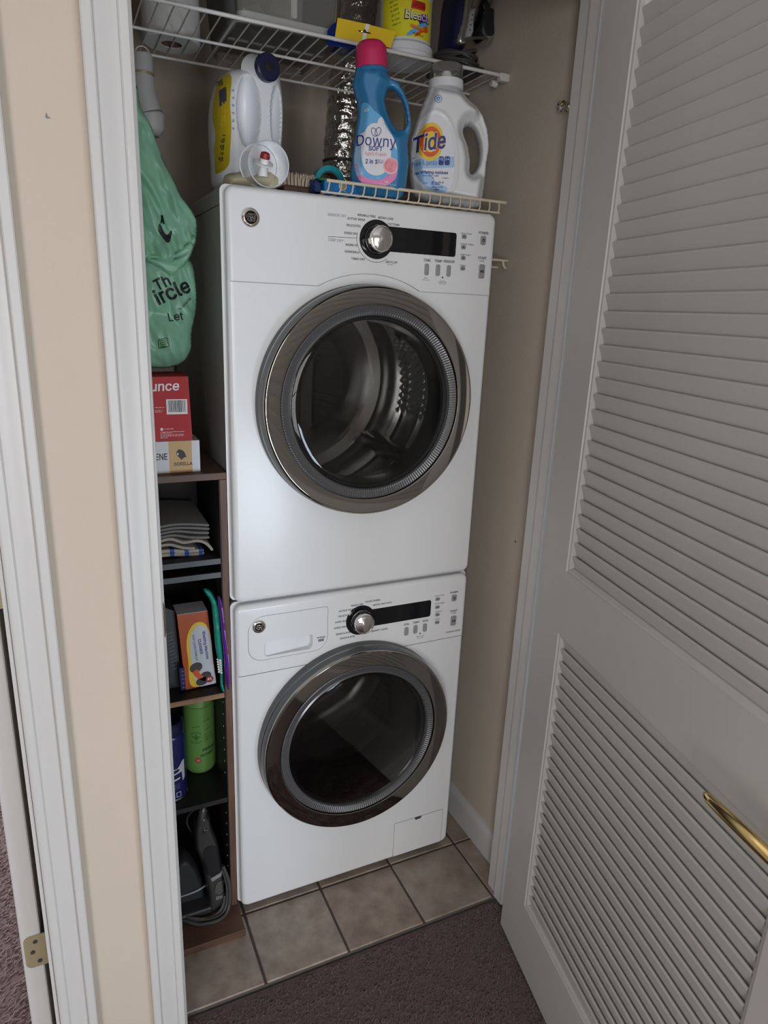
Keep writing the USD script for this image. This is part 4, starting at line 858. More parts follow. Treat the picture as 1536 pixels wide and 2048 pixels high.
obj('clip_hook', tube([(.676, .082, 1.598), (.6765, .080, 1.590), (.680, .078, 1.584), (.685, .078, 1.5825)], [.0035, .0035, .003, .002], 8), 'wire_cream', ck)
kb = thing('roller_catch', 'small chrome knob on the closet wall beside the right jamb', 'knob')
ka = atx(1128, 213, CX1-.012)
obj('knob_body', lathe([(.008, CX1-.0002), (.008, CX1-.003), (.005, CX1-.006), (.006, CX1-.010), (.0105, CX1-.013), (.0115, CX1-.018), (.009, CX1-.0225), (0, CX1-.024)][::-1], (0, ka[1], ka[2]), 'x', 24), 'chrome', kb)

# ================================================================== on the wire shelf
ST = SZ+.0024
pt = thing('paper_towel_roll', 'white paper towel roll standing at the left of the wire shelf', 'paper roll')
px_, py_ = -.021, .372
obj('paper', lathe([(.0215, ST), (.0585, ST), (.0600, ST+.003), (.0600, ST+.277), (.0215, ST+.279)], (px_, py_, 0), 'z', 56, close=True), 'paper', pt)
obj('core', lathe([(.0213, ST+.001), (.0213, ST+.278), (.0205, ST+.278), (.0205, ST+.001)], (px_, py_, 0), 'z', 32, close=True), 'cardboard', pt)
bn = thing('storage_bin', 'clear plastic storage bin with a whitish base rim, right of the paper towels', 'bin')
def binloop(x0, x1, y0, y1, z, r=.02): return np.array([(p_[0], p_[2], z) for p_ in rrect_loop(x0, x1, y0, y1, r, 0)])
o = [binloop(.075-i, .284+i, .175-i, .425+i, z) for i, z in ((0, ST), (.004, ST+.03), (.010, ST+.11), (.012, ST+.16))]
inn = [binloop(.078-i, .281+i, .178-i, .422+i, z, .018) for i, z in ((.012, ST+.16), (.010, ST+.11), (.004, ST+.03), (0, ST+.004))]
obj('bin_wall', loft(o+inn), 'clear_film', bn, smooth=40)
obj('base_rim', loft([binloop(.0745-i, .2845+i, .1745-i, .4255+i, z) for i, z in ((0, ST+.004), (.0015, ST+.005), (.0015, ST+.022), (0, ST+.024))] + [binloop(.078, .281, .178, .422, ST+.024), binloop(.078, .281, .178, .422, ST+.004)] , False, False), 'bin_base', bn)
obj('side_rib', cbox(.178, .192, .160, .172, ST+.024, ST+.15, .003), 'bin_base', bn)
for i, (a_, b_, h_, m_) in enumerate(((.10, .16, .06, 'towel_grey'), (.17, .235, .10, 'towel_cream'), (.235, .270, .05, 'charcoal'))):
    g0 = trimesh.creation.icosphere(subdivisions=3); v = g0.vertices*np.array([(b_-a_)/2, .08, h_/2]); v = v*(1+.25*(fbm_(v*40, i, 2)-.5))[:, None]
    g0.vertices = v+np.array([(a_+b_)/2, .30, ST+.006+h_/2*1.1]); obj('contents', g0, m_, bn, smooth=True)
zb = thing('sponge_packet', 'blue cleaning packet with a yellow hang-tag header on the wire shelf', 'packet')
pk = Puff(smoothpoly(P([(655, 66), (664, 54), (700, 66), (740, 78), (768, 88), (772, 120), (735, 122), (690, 108), (664, 100)], .20)), .205, .034, .018, g=.005, mod=lambda q: .010*(fbm_(np.c_[q*38, 0*q[:, :1]], 2, 3)-.5))
mk = pk.mesh(); mk.vertices[:, 2] = np.maximum(mk.vertices[:, 2], ST+.0004); obj('packet_body', mk, 'ziplock_blue', zb, smooth=60)
hq = Polygon(P([(675, 36), (731, 48), (792, 64), (781, 96), (724, 84), (668, 83)], .150)); hc = P([(729, 65)], .150)[0]
hole_ = LineString(P([(717.5, 62), (723, 63.5), (729, 65), (735, 66), (740, 67)], .150)).buffer(.0014).union(Point(P([(729, 62.5)], .150)[0]).buffer(.0030))
obj('header_card', prism(hq.difference(hole_), .1485, .1500), 'yellow_card', zb)
obj('tape_strip', prism(Polygon(P([(732, 47), (740, 49), (729, 84), (722, 86)], .148)).difference(hole_), .1478, .1484), 'white_print', zb)
obj('packet_back', prism(Polygon(P([(663, 50), (672, 44), (690, 60), (760, 84), (758, 104), (700, 96), (655, 90), (655, 62)], .151)), .1512, .1530), 'ziplock_blue', zb)
tb = thing('bleach_tub', 'yellow-labelled white plastic bleach tub near the right end of the wire shelf', 'tub')
tx, ty, tR = .4555, .212, .0595
obj('tub_body', lathe([(tR-.004, ST), (tR+.0035, ST+.002), (tR+.004, ST+.012), (tR+.0025, ST+.0135), (tR+.003, ST+.027), (tR-.001, ST+.031), (tR-.0025, ST+.034), (tR-.0025, ST+.12), (tR-.001, ST+.124), (tR-.001, ST+.15), (0, ST+.152)], (tx, ty, 0), 'z', 64), 'tub_white', tb)
W_ = lambda poly, lift, m, name='label_patch', g=.003: obj(name, wrap(affinity.translate(poly, -.0115, 0) if name != 'label' else poly, tx, ty, tR-.0025, lift, g), m, tb)
WT = lambda s_, h_, u, z_, m, lift=.0016, **k: obj('printed_word', wraptext(text2(s_, h_, u-.0115, ST+z_, depth=.0004, **k), tx, ty, tR-.0025, lift), m, tb)
W_(sbox(-.085, ST+.036, .044, ST+.112), .0004, 'bleach_yellow', 'label')
W_(smoothpoly([(.000, ST+.040), (-.012, ST+.038), (.002, ST+.052), (.016, ST+.062), (.030, ST+.069), (.0425, ST+.071), (.0425, ST+.064), (.030, ST+.060), (.018, ST+.053), (.006, ST+.043)]), .0007, 'label_sky', 'rainbow_band')
W_(smoothpoly([(.006, ST+.039), (.014, ST+.048), (.024, ST+.056), (.0425, ST+.062), (.0425, ST+.054), (.026, ST+.049), (.014, ST+.040)]), .0008, 'orange_red', 'rainbow_band')
W_(smoothpoly([(.016, ST+.077), (.030, ST+.083), (.0425, ST+.082), (.0425, ST+.070), (.030, ST+.068), (.018, ST+.062)]), .0007, 'purple', 'rainbow_band')
W_(affinity.skew(sbox(-.003, ST+.088, .030, ST+.1035), 8), .0008, 'red_print', 'red_flag'); WT('AWESOME', .0062, .0135, .0945, 'deep_red', .0012, bold=True, sx=.8); WT('TOTALLY', .0040, .0150, .1005, 'deep_red', .0012, bold=True)
W_(affinity.skew(sbox(-.0105, ST+.0675, .034, ST+.0845), 6), .0011, 'black_print', 'shadow_block') if False else None
WT('Bleach', .0178, .0125, .0765, 'black_print', .0014, bold=True, sx=.80, italic=.06); WT('Bleach', .0155, .0120, .0770, 'white_print', .0022, bold=False, sx=.86, italic=.06)
W_(Polygon([(-.003, ST+.060), (.024, ST+.0565), (.024, ST+.0505), (-.003, ST+.054)]), .0013, 'red_print', 'ribbon'); WT('CONCENTRATED', .0040, .0105, .0555, 'gold_yellow', .0018, rot=-.12, sx=.72, bold=True)
WT('NET WT 30 OZ', .0026, .0150, .0425, 'black_print', .0012, rot=-.1)
for i in range(6): W_(scribble(-.052+.002*i, ST+.098-.0085*i, .020, .0042, i, .25), .0008, 'green_print', 'fine_print', .0015)

ir = thing('chrome_iron', 'navy and chrome clothes iron on its heel, cord wrapped, at the wire shelf end', 'iron'); yI = .215
# seen from its side: soleplate to the left, handle to the right
def sec(pts, y0, y1): return mf(prism(smoothpoly(P(pts, yI), 80), y0, y1))
bI = Puff(smoothpoly(P([(890, 108), (888, 60), (893, 10), (905, -40), (925, -75), (944, -60), (938, -10), (928, 50), (921, 100), (912, 112)], yI)), yI, .046, .02, g=.005)
obj('navy_shell', bI.mesh(), 'navy', ir, smooth=50)
cI = Puff(smoothpoly(P([(909, 95), (912, 55), (918, 15), (928, -35), (942, -60), (950, -40), (944, 0), (936, 45), (930, 78), (922, 98)], yI-.03)), yI-.03, .020, .010, g=.0035)
obj('chrome_band', cI.mesh(), 'soft_chrome', ir, smooth=50)
fI = Puff(smoothpoly(P([(930, 72), (934, 45), (939, 20), (948, 14), (946, 40), (941, 76), (934, 80)], yI-.045)), yI-.045, .010, .006, g=.003); obj('control_strip', fI.mesh(), 'button_grey', ir, smooth=50)
for i in range(4): q_ = P([(935+1.6*i, 63-10*i)], yI-.045)[0]; obj('control_mark', prism(Point(q_).buffer(.0012), yI-.0565, yI-.0550), 'black_print', ir)
hI = Puff(smoothpoly(P([(952, 84), (946, 60), (952, 34), (960, 5), (972, -30), (986, -50), (990, -20), (982, 20), (980, 60), (978, 86)], yI-.02)), yI-.02, .028, .012, g=.0045); obj('handle', hI.mesh(), 'satin_steel', ir, smooth=50)
obj('grip', hI.drape(smoothpoly(P([(947, 76), (951, 48), (960, 30), (970, 26), (976, 34), (976, 60), (973, 78), (960, 80)], yI-.02)), .0016, .003), 'black_matte', ir, smooth=60)
kI = at(970, 14, yI-.05); obj('steam_dial', lathe([(.009, 0), (.0095, -.006), (.007, -.009), (0, -.0095)][::-1], (kI[0], kI[1], kI[2]), 'y', 20), 'black_matte', ir)
obj('heel', rbox(.540, .640, .165, .270, ST+.0004, ST+.014, .005), 'charcoal', ir)
rr = random.Random(5)
for i in range(9):
    c_ = []; t0 = rr.uniform(-.3, .3); zc_ = ST+.006+.0045*i+rr.uniform(-.001, .001); ex, ey = .052-.0012*i+rr.uniform(-.004, .004), .048+rr.uniform(-.004, .004)
    for a_ in np.linspace(0, 2*np.pi, 24, endpoint=False): c_.append((.592+ex*math.cos(a_)+.004*math.sin(2*a_+t0), .213+ey*math.sin(a_), zc_+.006*math.sin(a_+t0)+.012*math.cos(a_)*(i % 3-1)))
    c_ = np.array(c_); c_[:, 2] = np.maximum(c_[:, 2], ST+.0042); obj('cord', tube(c_, [.0037]*24, 7, closed=True), 'cord_grey', ir)
obj('cord', tube(spline([at(930, 80, .155), at(950, 76, .150), at(972, 76, .155)], 10), [.0034]*10, 7), 'cord_grey', ir)

# foil duct behind
fd = thing('foil_duct', 'crinkled silver foil dryer duct rising behind the bottles', 'duct')
cl = spline([(.438, .553, 1.6895), (.441, .553, 1.76), (.449, .55, 1.92), (.462, .55, 2.08), (.484, .55, 2.24), (.500, .55, 2.438)], 150)
n_ = len(cl); rad = .0475+.0022*np.abs(np.sin(np.arange(n_)*.55)); dt = tube(cl, rad, 56); v = dt.vertices
ax = np.c_[np.interp(v[:, 2], cl[:, 2], cl[:, 0]), np.full(len(v), .55)]; dxy = v[:, :2]-ax; kk = fbm_(v*85, 3, 3)-.5
dt.vertices = np.c_[v[:, :2]+dxy*(kk*.16)[:, None], v[:, 2]+.004*(meshkit.noise(v*60, 7)-.5)]; obj('foil_sleeve', dt, 'foil', fd, smooth=12)
obj('clamp_band', lathe([(.0505, 1.852), (.052, 1.853), (.052, 1.858), (.0505, 1.859)], (.446, .551, 0), 'z', 48, close=True), 'charcoal', fd)

# plastic tube hanging by a wire at the left
ht = thing('hanging_tube', 'pale grey plastic elbow tube with a brass band hanging by wire under the shelf', 'tube'); yh = .30
tb_ = [at(284, 111, yh), at(285, 150, yh), at(288, 185, yh), at(297, 220, yh), at(303, 250, yh), at(298, 275, yh)]
obj('tube_upper', tube([at(283.5, 108, yh), at(284, 112, yh), at(285.5, 147, yh)], [.0185, .0205, .0210], 28), 'tube_grey', ht, smooth=40)
obj('brass_band', tube([at(285.5, 146, yh), at(285.8, 151, yh)], [.0222, .0222], 28), 'hinge_brass', ht)
obj('elbow', tube(spline([at(285.8, 151, yh), at(288, 185, yh), at(296, 218, yh), at(300, 240, yh)], 14), np.linspace(.0215, .0270, 14), 28), 'tube_grey', ht, smooth=40)
obj('socket', tube([at(298.5, 227, yh), at(300, 232, yh), at(303, 258, yh), at(301, 268, yh)], [.0275, .0285, .0265, .018], 28), 'tube_grey', ht, smooth=40)
obj('hanging_wire', tube(spline([at(271, 113, yh), at(272, 98, yh), at(281, 92, yh), at(293, 97, yh), at(299, 109, yh), at(302, 121, yh)], 24), [.0012]*24, 6), 'wire_white', ht)

# ================================================================== on the dryer
DT = 1.6902
def ring_px(pts, y): return smoothpoly(P(pts, y))
yJ = .262
jg = thing('navy_cap_jug', 'tall white detergent jug with navy cap and yellow side label on the dryer', 'jug')
bz = at(500, 390, yJ)[2]
jp = smoothpoly(P([(424, 330), (420, 285), (419, 235), (423, 195), (433, 165), (449, 147), (478, 141), (502, 130), (520, 120), (545, 135), (553, 165), (558, 200), (560, 245), (558, 290), (557, 330), (554, 372), (548, 386), (500, 390), (446, 388), (430, 372)], yJ), 220)
zmin = DT+.0004; jp = jp.intersection(sbox(-1, zmin, 2, 3)).union(sbox(*(P([(434, 372)], yJ)[0][0], zmin, P([(550, 372)], yJ)[0][0], zmin+.012))).buffer(.002).buffer(-.002)
(pa, pc), (pb_, pd_) = P([(492, 228)], yJ-.06)[0], P([(549, 240)], yJ-.06)[0]
def jmod(q):
    e1 = ((q[:, 0]-pa)/.023)**2+((q[:, 1]-pc)/.066)**2; e2 = ((q[:, 0]-pb_)/.0125)**2+((q[:, 1]-pd_)/.060)**2
    return -.045*np.clip(1-e1, 0, 1)**.55 - .040*np.clip(1-e2, 0, 1)**.55
jug = Puff(jp, yJ, .082, .042, g=.0042, mod=jmod)
obj('jug_body', jug.mesh(), 'jug_white', jg, smooth=60)
n0 = at(512, 146, yJ-.045); n1 = at(533, 136, yJ-.088); ax_ = n1-n0; ax_ /= np.linalg.norm(ax_)
obj('neck', tube([n0, n0+(n1-n0)*.5, n1], [.034, .027, .0235], 32), 'jug_white', jg, smooth=50)
obj('cap', tube([n1-ax_*.004, n1-ax_*.003, n1+ax_*.009, n1+ax_*.011, n1+ax_*.011], [.024, .0255, .0255, .023, .004], 40), 'navy', jg)
obj('cap_boss', tube([n1+ax_*.0105, n1+ax_*.0125, n1+ax_*.013], [.009, .009, .007], 24), 'black_matte', jg)
obj('side_label', jug.drape(smoothpoly(P([(426, 178), (434, 163), (446, 155), (447, 200), (447.5, 260), (446, 320), (440, 346), (430, 351), (425, 300), (422, 240)], yJ-.01), 80).intersection(jp.buffer(-.0015)), .0010, .003), 'yellow_label', jg)
obj('label_panel', jug.drape(Polygon(P([(431, 190), (441, 186), (440, 219), (430, 223)], yJ-.01)), .0018, .003), 'print_grey', jg)
for k_, (px, py, w__, h_) in enumerate(((437.5, 180, .016, .0075), (434, 262, .045, .0035), (438, 262, .045, .0035), (436, 330, .050, .0060))): obj('fine_print', jug.drape(scribble(*P([(px, py)], yJ-.01)[0], w__, h_, k_, 1.5), .0018, .0018), 'black_print' if k_ in (0, 3) else 'yellow_card', jg)
for i in range(6): obj('fine_print', jug.drape(scribble(*P([(457, 195+15*i)], yJ-.03)[0], .006, .0045, i, 1.5), .0012, .0015), 'print_light', jg)

lj = thing('clear_cap_jug', 'translucent jug lying on its side, clear cap with red-tipped spout facing out', 'jug')
yL = .118
ljp = smoothpoly(P([(446, 372), (449, 352), (470, 345), (500, 338), (530, 335), (548, 350), (552, 378), (548, 398), (500, 400), (450, 392)], yL)).intersection(sbox(-1, DT+.0004, 2, 3)); obj('jug_body', Puff(ljp, yL, .040, .022, g=.005, p=2).mesh(), 'cream_plastic', lj, smooth=60)
c0_, c1_ = at(516, 339, .085), at(538.5, 336.5, .022); cR_ = .0395
dz_ = DT+.0006-(c1_[2]-cR_); c0_[2] += max(dz_, 0); c1_[2] += max(dz_, 0); ax_ = c1_-c0_; ax_ /= np.linalg.norm(ax_)
def frm(axv):
    u = np.cross(axv, [0, 0, 1.0]); u /= np.linalg.norm(u); return u, np.cross(u, axv)
u_, v_ = frm(ax_)
def cone(secs, n=56, caps=(True, True)):
    a_ = np.linspace(0, 2*np.pi, n, endpoint=False); return loft([c0_+ax_*h+r*(np.cos(a_)[:, None]*u_+np.sin(a_)[:, None]*v_) for r, h in secs], *caps)
Lc = np.linalg.norm(c1_-c0_)
obj('cap_cup', cone([(cR_-.004, 0), (cR_-.003, .004), (cR_, Lc)], caps=(False, False)), 'frost_film', lj, smooth=50)
obj('cup_rim', cone([(cR_-.0002, Lc-.003), (cR_+.0012, Lc-.0015), (cR_, Lc+.0004), (cR_-.0014, Lc-.0012), (cR_-.0002, Lc-.003)], caps=(False, False)), 'jug_white', lj)
obj('collar_ring', cone([(cR_-.003, .002), (cR_-.0008, .0035), (cR_-.003, .005), (cR_-.0045, .0035), (cR_-.003, .002)], caps=(False, False)), 'jug_white', lj)
obj('cup_floor', cone([(cR_-.005, .003), (cR_-.004, .005), (cR_-.009, .006)]), 'jug_white', lj)
sb = c0_+ax_*.030-v_*.014; so = ax_*.010+v_*.030
sgn = 1 if (v_[2] > 0) else -1
obj('spout', tube([sb-v_*sgn*.006, sb+v_*sgn*.004, sb+v_*sgn*.026+ax_*.008], [.0098, .0088, .0082], 24), 'white_print', lj)
obj('spout_flange', tube([sb+v_*sgn*.0165+ax_*.004, sb+v_*sgn*.0185+ax_*.005], [.0175, .0175], 28), 'white_print', lj)
obj('spout_tip', tube([sb+v_*sgn*.0255+ax_*.008, sb+v_*sgn*.0285+ax_*.009, sb+v_*sgn*.0345+ax_*.011, sb+v_*sgn*.0362+ax_*.0115], [.0092, .0094, .0080, .004], 24), 'deep_red', lj)

br_ = thing('scrub_brush', 'wooden scrub brush with pale bristles between jug and blue box', 'brush')
bx0, bx1 = [float(P([(p_, 372)], .11)[0, 0]) for p_ in (560, 626)]
obj('block', rbox(bx0, bx1, .085, .135, DT+.0004, DT+.020, .005), 'brush_wood', br_)
rs = random.Random(2); tufts = []
for i in range(9):
    for j in range(4):
        bx_, by_ = bx0+.006+(bx1-bx0-.012)*i/8, .092+.036*j/3
        for k_ in range(5):
            dx_, dy_ = rs.uniform(-.003, .003)+.0007*(i-4), rs.uniform(-.004, .004)
            tufts.append(tube([(bx_+.0008*(k_-2), by_, DT+.019), (bx_+.0008*(k_-2)+dx_*.5, by_+dy_*.5, DT+.032), (bx_+.0008*(k_-2)+dx_*1.4, by_+dy_*1.4, DT+.043+rs.uniform(-.003, .002))], [.0011, .0010, .0006], 5))
obj('bristles', cat(*tufts), 'bristle', br_, kind='stuff')
ab = thing('detergent_box', 'small blue detergent box with a green top behind the cream wire lip', 'box'); ya = .050
aq = P([(649, 361), (719, 362), (719, 392), (655, 392)], ya); ax0, ax1 = float(aq[0, 0]), float(aq[1, 0]); at1 = float(aq[0, 1])
obj('carton', cbox(ax0, ax1, ya, ya+.045, DT+.0045, at1, .0008), 'box_blue', ab)
obj('carton_side', Puff(Polygon([(ax0-.022, DT+.0045), (ax0-.0005, DT+.0045), (ax0-.0005, at1+.0004), (ax0-.022, at1+.003)]), ya+.025, .018, .004, g=.004).mesh(), 'box_navy', ab)
lt_ = np.random.default_rng(4); gx = np.linspace(ax0-.012, ax1, 44); gy = np.linspace(ya, ya+.045, 16); X, Y = np.meshgrid(gx, gy); Z_ = at1+.0015+.006*fbm_(np.c_[X.ravel()*120, Y.ravel()*120, 0*X.ravel()], 4, 3).reshape(X.shape); Z_[[0, -1]] = at1; n1_, m1_ = X.shape; ii = np.arange(n1_*m1_).reshape(n1_, m1_)
a0, b0, c0, e0 = ii[:-1, :-1].ravel(), ii[:-1, 1:].ravel(), ii[1:, 1:].ravel(), ii[1:, :-1].ravel()
obj('green_scourer', trimesh.Trimesh(np.c_[X.ravel(), Y.ravel(), Z_.ravel()], np.vstack([np.c_[a0, b0, c0], np.c_[a0, c0, e0]]), process=False), 'leaf_green', ab, smooth=False)
lg = P([(685.5, 372)], ya)[0]; obj('logo_ring', prism(Point(lg).buffer(.0085).difference(Point(lg).buffer(.0070)), ya-.0004, ya), 'white_print', ab); obj('logo_disc', prism(Point(lg).buffer(.0068), ya-.0003, ya), 'mid_blue_print', ab)
wd(ab, 'all', 685.5, 372.5, ya-.0004, .0082, 'gold_yellow', bold=True); wd(ab, 'free clear', 712, 374, ya-.0002, .0028, 'white_print'); wd(ab, 'stain lifter', 687, 383, ya-.0002, .0024, 'gold_yellow')
tr2 = thing('teal_roll', 'teal blue tape roll standing behind the blue detergent box', 'roll')
tc_ = at(655, 369, .135); tR_ = .0335; tcz = DT+.0046+tR_
obj('tape', lathe([(tR_, .12), (tR_, .150), (tR_-.010, .151), (tR_-.012, .148), (tR_-.012, .122), (tR_-.010, .119)], (tc_[0], 0, tcz), 'y', 48, close=True), 'teal_blue', tr2)
obj('core', lathe([(tR_-.0125, .1205), (tR_-.0125, .1495), (tR_-.014, .1495), (tR_-.014, .1205)], (tc_[0], 0, tcz), 'y', 40, close=True), 'cardboard', tr2)

# fabric softener
yD = Frame(.30, .062, 22)
dw = thing('softener_bottle', 'blue fabric softener bottle with pink cap on the dryer', 'bottle')
dp_ = smoothpoly(P([(714, 133), (743, 130), (771, 138), (776, 152), (790, 161), (804, 176), (816, 202), (821.5, 232), (822, 262), (817, 285), (818, 320), (815, 355), (810, 385), (804, 397), (755, 399), (712, 393), (702, 380), (700, 350), (703, 315), (708, 280), (712.5, 245), (714, 216), (708, 192), (704, 170), (707, 150)], yD), 260)
dh = smoothpoly(P([(779, 180), (792, 188.5), (803, 206), (810, 229), (811, 250), (804, 261), (793, 259), (785, 247), (776, 226), (772, 210), (772.5, 192)], yD), 70)
dp_ = dp_.difference(dh).intersection(sbox(-1, DT+.0052, 2, 3))
db = Puff(dp_, yD, .034, .013, openr=.016, Tn=.013, wn=.008, g=.0028, p=2.3)
obj('bottle_body', db.mesh(10), 'downy_blue', dw, smooth=60)
ca = at(742.5, 106, yD); cb = at(743.5, 137, yD); a1 = ca-cb; a1 /= np.linalg.norm(a1); Lh = np.linalg.norm(at(742, 84, yD)-cb)
obj('cap', tube([cb-a1*.003, cb-a1*.002, cb+a1*Lh*.5, cb+a1*Lh*.80, cb+a1*Lh*.97, cb+a1*Lh], [.0300, .0318, .0312, .0300, .0225, .015], 48), 'pink_cap', dw, smooth=50)
obj('neck_ring', tube([cb-a1*.010, cb-a1*.008, cb-a1*.003], [.031, .0335, .0318], 40), 'downy_blue', dw)
lab = smoothpoly(P([(727, 204), (733, 206), (748, 222), (764, 234), (777, 255), (789, 281), (794.5, 306), (795, 335), (792, 355), (780, 368), (757, 375), (734, 372), (718, 360), (710.5, 340), (708.5, 312), (713, 282), (719, 250), (722, 222)], yD-.03)); lab = lab.intersection(db.core.buffer(-.003))
D_ = lambda poly, lift, m, name='label_patch': obj(name, db.drape(poly.intersection(lab), lift, .003), m, dw)
DTx = lambda s_, px, py, h_, m, lift=.0028, **k: obj('printed_word', db.text(text2(s_, h_, *P([(px, py)], yD-.036)[0], depth=.0003, **k), lift), m, dw)
yl = yD-.036
D_(lab, .0006, 'label_sky', 'label')
D_(smoothpoly(P([(700, 318), (712, 325), (718, 345), (735, 356), (757, 360), (775, 352), (790, 345), (805, 340), (800, 385), (757, 390), (700, 380)], yl)), .0010, 'label_pink', 'pink_wash')
D_(smoothpoly(P([(763, 233), (770, 246), (784, 270), (794, 300), (790, 295), (770, 262), (755, 246)], yl)), .0010, 'label_white', 'white_peak'); D_(smoothpoly(P([(704, 280), (714, 282), (722, 300), (722, 335), (726, 350), (716, 352), (704, 330)], yl)), .0010, 'pale_blue', 'cloud_wash')
D_(smoothpoly(P([(744, 247), (760, 248), (776, 262), (782, 290), (781, 320), (772, 342), (753, 351), (735, 344), (725, 325), (722, 300), (727, 268)], yl)), .0015, 'label_white', 'white_oval')
D_(smoothpoly(P([(718, 268), (735, 264), (760, 270), (784, 272), (787, 290), (778, 296), (755, 290), (720, 290)], yl)), .0019, 'label_white', 'name_panel')
D_(Point(P([(781.5, 332)], yl)[0]).buffer(.0155), .0021, 'rose_pale', 'flower_halo'); D_(Point(P([(781.5, 331)], yl)[0]).buffer(.0125), .0024, 'rose', 'flower')
DTx('Downy', 752, 281, .0195, 'blue_print', rot=-.02, sx=.92); DTx('SOFT', 751, 297, .0078, 'blue_print', bold=True); DTx('April Fresh', 751, 308, .0062, 'rose'); DTx('2 in 1', 742.5, 323, .0075, 'blue_print', bold=True, sx=.9); DTx('SOFT &', 759.5, 321, .0030, 'print_light', align='c'); DTx('FRESH', 759.5, 325, .0030, 'print_light')
DTx('new', 756, 356, .0030, 'white_print'); DTx('HE', 772.5, 364, .0045, 'white_print', bold=True); DTx('60', 733, 219, .0055, 'white_print', bold=True, lift=.0016);
def loopmark(px, py, rx, ry, tilt): return obj('heart_mark', db.text(trimesh.creation.extrude_polygon(affinity.rotate(affinity.scale(Point(0, 0).buffer(1, 16), rx, ry).difference(affinity.scale(Point(0, 0).buffer(1, 16), rx-.0010, ry-.0010)), tilt, origin=(0, 0)).buffer(0) if False else affinity.translate(affinity.rotate(affinity.scale(Point(0, 0).buffer(1, 16), rx, ry).difference(affinity.scale(Point(0, 0).buffer(1, 16), rx-.0010, ry-.0010)), tilt, origin=(0, 0)), *P([(px, py)], yl)[0]), .0003, engine='earcut'), .0026), 'blue_print', dw)
loopmark(748.5, 264.5, .0055, .0085, 28); loopmark(756, 263.5, .0055, .0085, -28)

# laundry detergent
yT = Frame(.475, .100, 20)
td = thing('laundry_detergent', 'white laundry detergent bottle with clear cap and round orange logo on the dryer', 'bottle')
tp_ = smoothpoly(P([(857, 178), (890, 176), (924, 188), (934, 200), (952, 216), (966, 238), (974, 265), (976.5, 292), (972, 330), (968, 365), (964, 395), (960, 411), (905, 415), (850, 404), (828, 392), (820, 362), (818, 325), (818.5, 298), (824, 268), (834, 236), (846, 205), (852, 190)], yT), 260)
tH = smoothpoly(P([(926, 262), (932, 254), (942, 255), (951, 266), (957, 284), (959, 304), (956, 330), (949, 343), (940, 349), (939, 332), (937, 310), (932, 288), (926, 274)], yT), 70)
tp_ = tp_.difference(tH).intersection(sbox(-1, DT+.0052, 2, 3))
tbm = Puff(tp_, yT, .050, .018, openr=.020, Tn=.018, wn=.011, p=2.3, g=.0028, mod=lambda q: .0035*np.clip(1-np.abs(shapely.distance(shapely.points(q), tl_line))/.004, 0, 1))
tlp = smoothpoly(P([(866, 222), (884, 226), (897, 240), (908, 270), (913, 305), (913, 345), (906, 375), (893, 388), (868, 388), (846, 376), (830, 350), (822, 318), (823, 290), (834, 258), (848, 232)], yT-.05)); tl_line = tlp.exterior
obj('bottle_body', tbm.mesh(14), 'tide_white', td, smooth=60)
ca = at(894, 131, yT); cb = at(891.5, 176, yT); a1 = ca-cb; Lh = np.linalg.norm(a1); a1 /= Lh
obj('collar', tube([cb-a1*.006, cb-a1*.004, cb+a1*.012, cb+a1*.014], [.0345, .0375, .0365, .030], 48), 'tide_white', td, smooth=50)
obj('spout', tube([cb+a1*.012, cb+a1*.024, cb+a1*.030], [.0125, .0112, .0085], 28), 'white_print', td)
obj('clear_cap', tube([cb+a1*.011, cb+a1*.012, cb+a1*(Lh-.004), cb+a1*(Lh-.001), cb+a1*Lh], [.0355, .0362, .0335, .0325, .0300], 48), 'clear_film', td, smooth=50)
T_ = lambda poly, lift, m, name='label_patch': obj(name, tbm.drape(poly.intersection(tli), lift, .003), m, td)
tli = tlp.buffer(-.0055)
ytl = yT-.052
TTx = lambda s_, px, py, h_, m, lift=.0028, **k: obj('printed_word', tbm.text(text2(s_, h_, *P([(px, py)], ytl)[0], depth=.0003, **k), lift), m, td)
T_(tli, .0006, 'label_white', 'label')
T_(Polygon(P([(815, 318), (925, 312), (925, 334), (815, 338)], ytl)), .0010, 'pale_blue', 'blue_band')
T_(smoothpoly(P([(820, 345), (850, 341), (862, 350), (876, 366), (896, 378), (890, 392), (850, 390), (820, 365)], ytl)), .0010, 'pale_blue', 'blue_swash')
oc = P([(861.5, 283.5)], ytl)[0]; el = lambda sx_, sz_: affinity.rotate(affinity.scale(Point(oc).buffer(1, 24), sx_, sz_), -4)
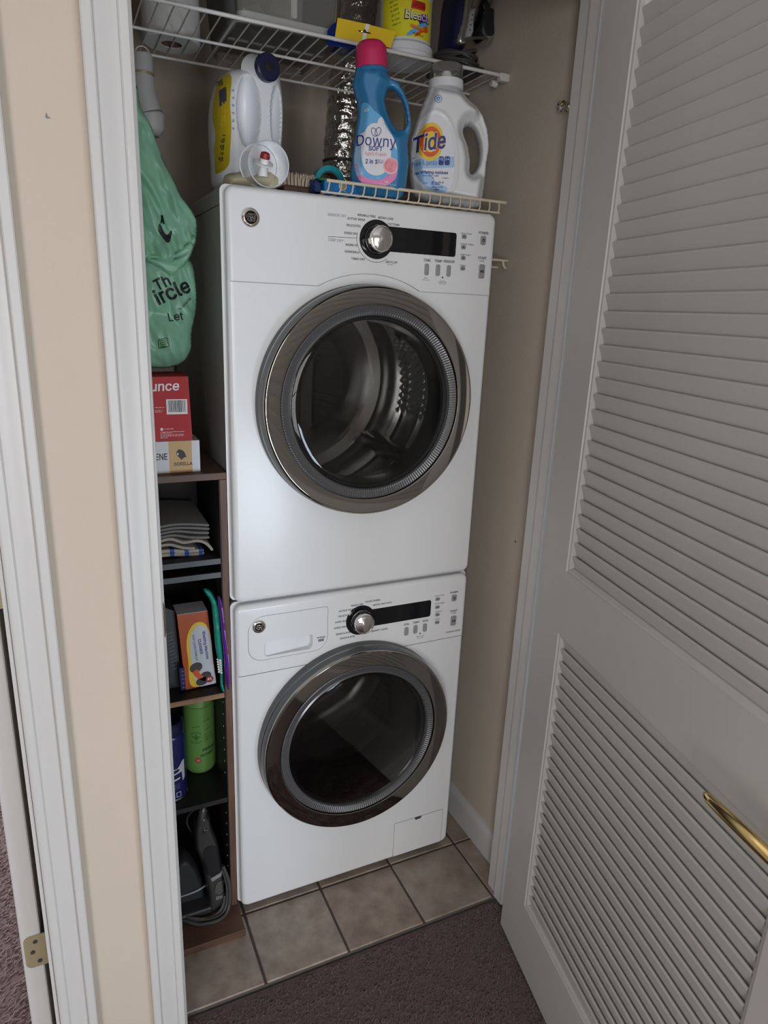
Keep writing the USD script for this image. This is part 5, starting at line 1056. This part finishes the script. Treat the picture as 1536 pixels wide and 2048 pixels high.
for sx_, sz_, m_, lf in ((.0275, .0365, 'gold_yellow', .0012), (.0220, .0290, 'orange_red', .0016), (.0150, .0200, 'gold_yellow', .0020)): T_(el(sx_, sz_), lf, m_, 'logo_ring')
TTx('Tide', 859, 283.5, .0335, 'white_print', .0024, bold=True, rot=.16, sx=.76, italic=.2); TTx('Tide', 859, 283.5, .0315, 'blue_print', .0032, bold=False, rot=.16, sx=.80, italic=.2) if False else TTx('Tide', 859.3, 283.3, .0300, 'blue_print', .0032, bold=True, rot=.16, sx=.80, italic=.2)
TTx('free & gentle', 851, 325, .0092, 'mid_blue_print', .0022, rot=.04, sx=.66)
for px in (882.5, 894.5):
    c_ = P([(px, 321.5)], ytl)[0]; T_(rrect_poly(c_[0]-.0055, c_[0]+.0055, c_[1]-.0085, c_[1]+.0085, .002), .0022, 'blue_print', 'claim_tag'); TTx('HE' if px < 890 else '64', px, 318, .0055, 'pale_blue', .0030, bold=True); pass
for s_, px, py, h_, m_ in (('no irritating residues', 864, 344.5, .0052, 'blue_print'), ('he', 851, 366, .0050, 'mid_blue_print')): TTx(s_, px, py, h_, m_, .0022, rot=.03, bold=(h_ > .005))
for k_, (px, py, w__, h_) in enumerate(((845, 352.5, .036, .0038), (864, 357, .006, .003), (884, 357, .015, .0022), (863, 366, .028, .004), (863, 369.5, .018, .004), (863, 375.5, .026, .004), (868, 380, .013, .004), (828, 312.5, .006, .003))):
    obj('fine_print', tbm.drape(scribble(*P([(px, py)], ytl)[0], w__, h_, k_, .03), .0022, .0015), 'blue_print' if k_ != 0 else 'mid_blue_print', td)
rc = P([(876, 199)], yT-.045)[0]; obj('recycle_mark', tbm.drape(Point(rc).buffer(.0076).difference(Point(rc).buffer(.0064)).union(affinity.rotate(LineString([(rc[0]-.0035, rc[1]), (rc[0], rc[1]+.003), (rc[0]+.0035, rc[1]+.001), (rc[0], rc[1]-.003), (rc[0]-.003, rc[1]-.002)]).buffer(.0010), 20)), .0012, .0015), 'mid_blue_print', td)
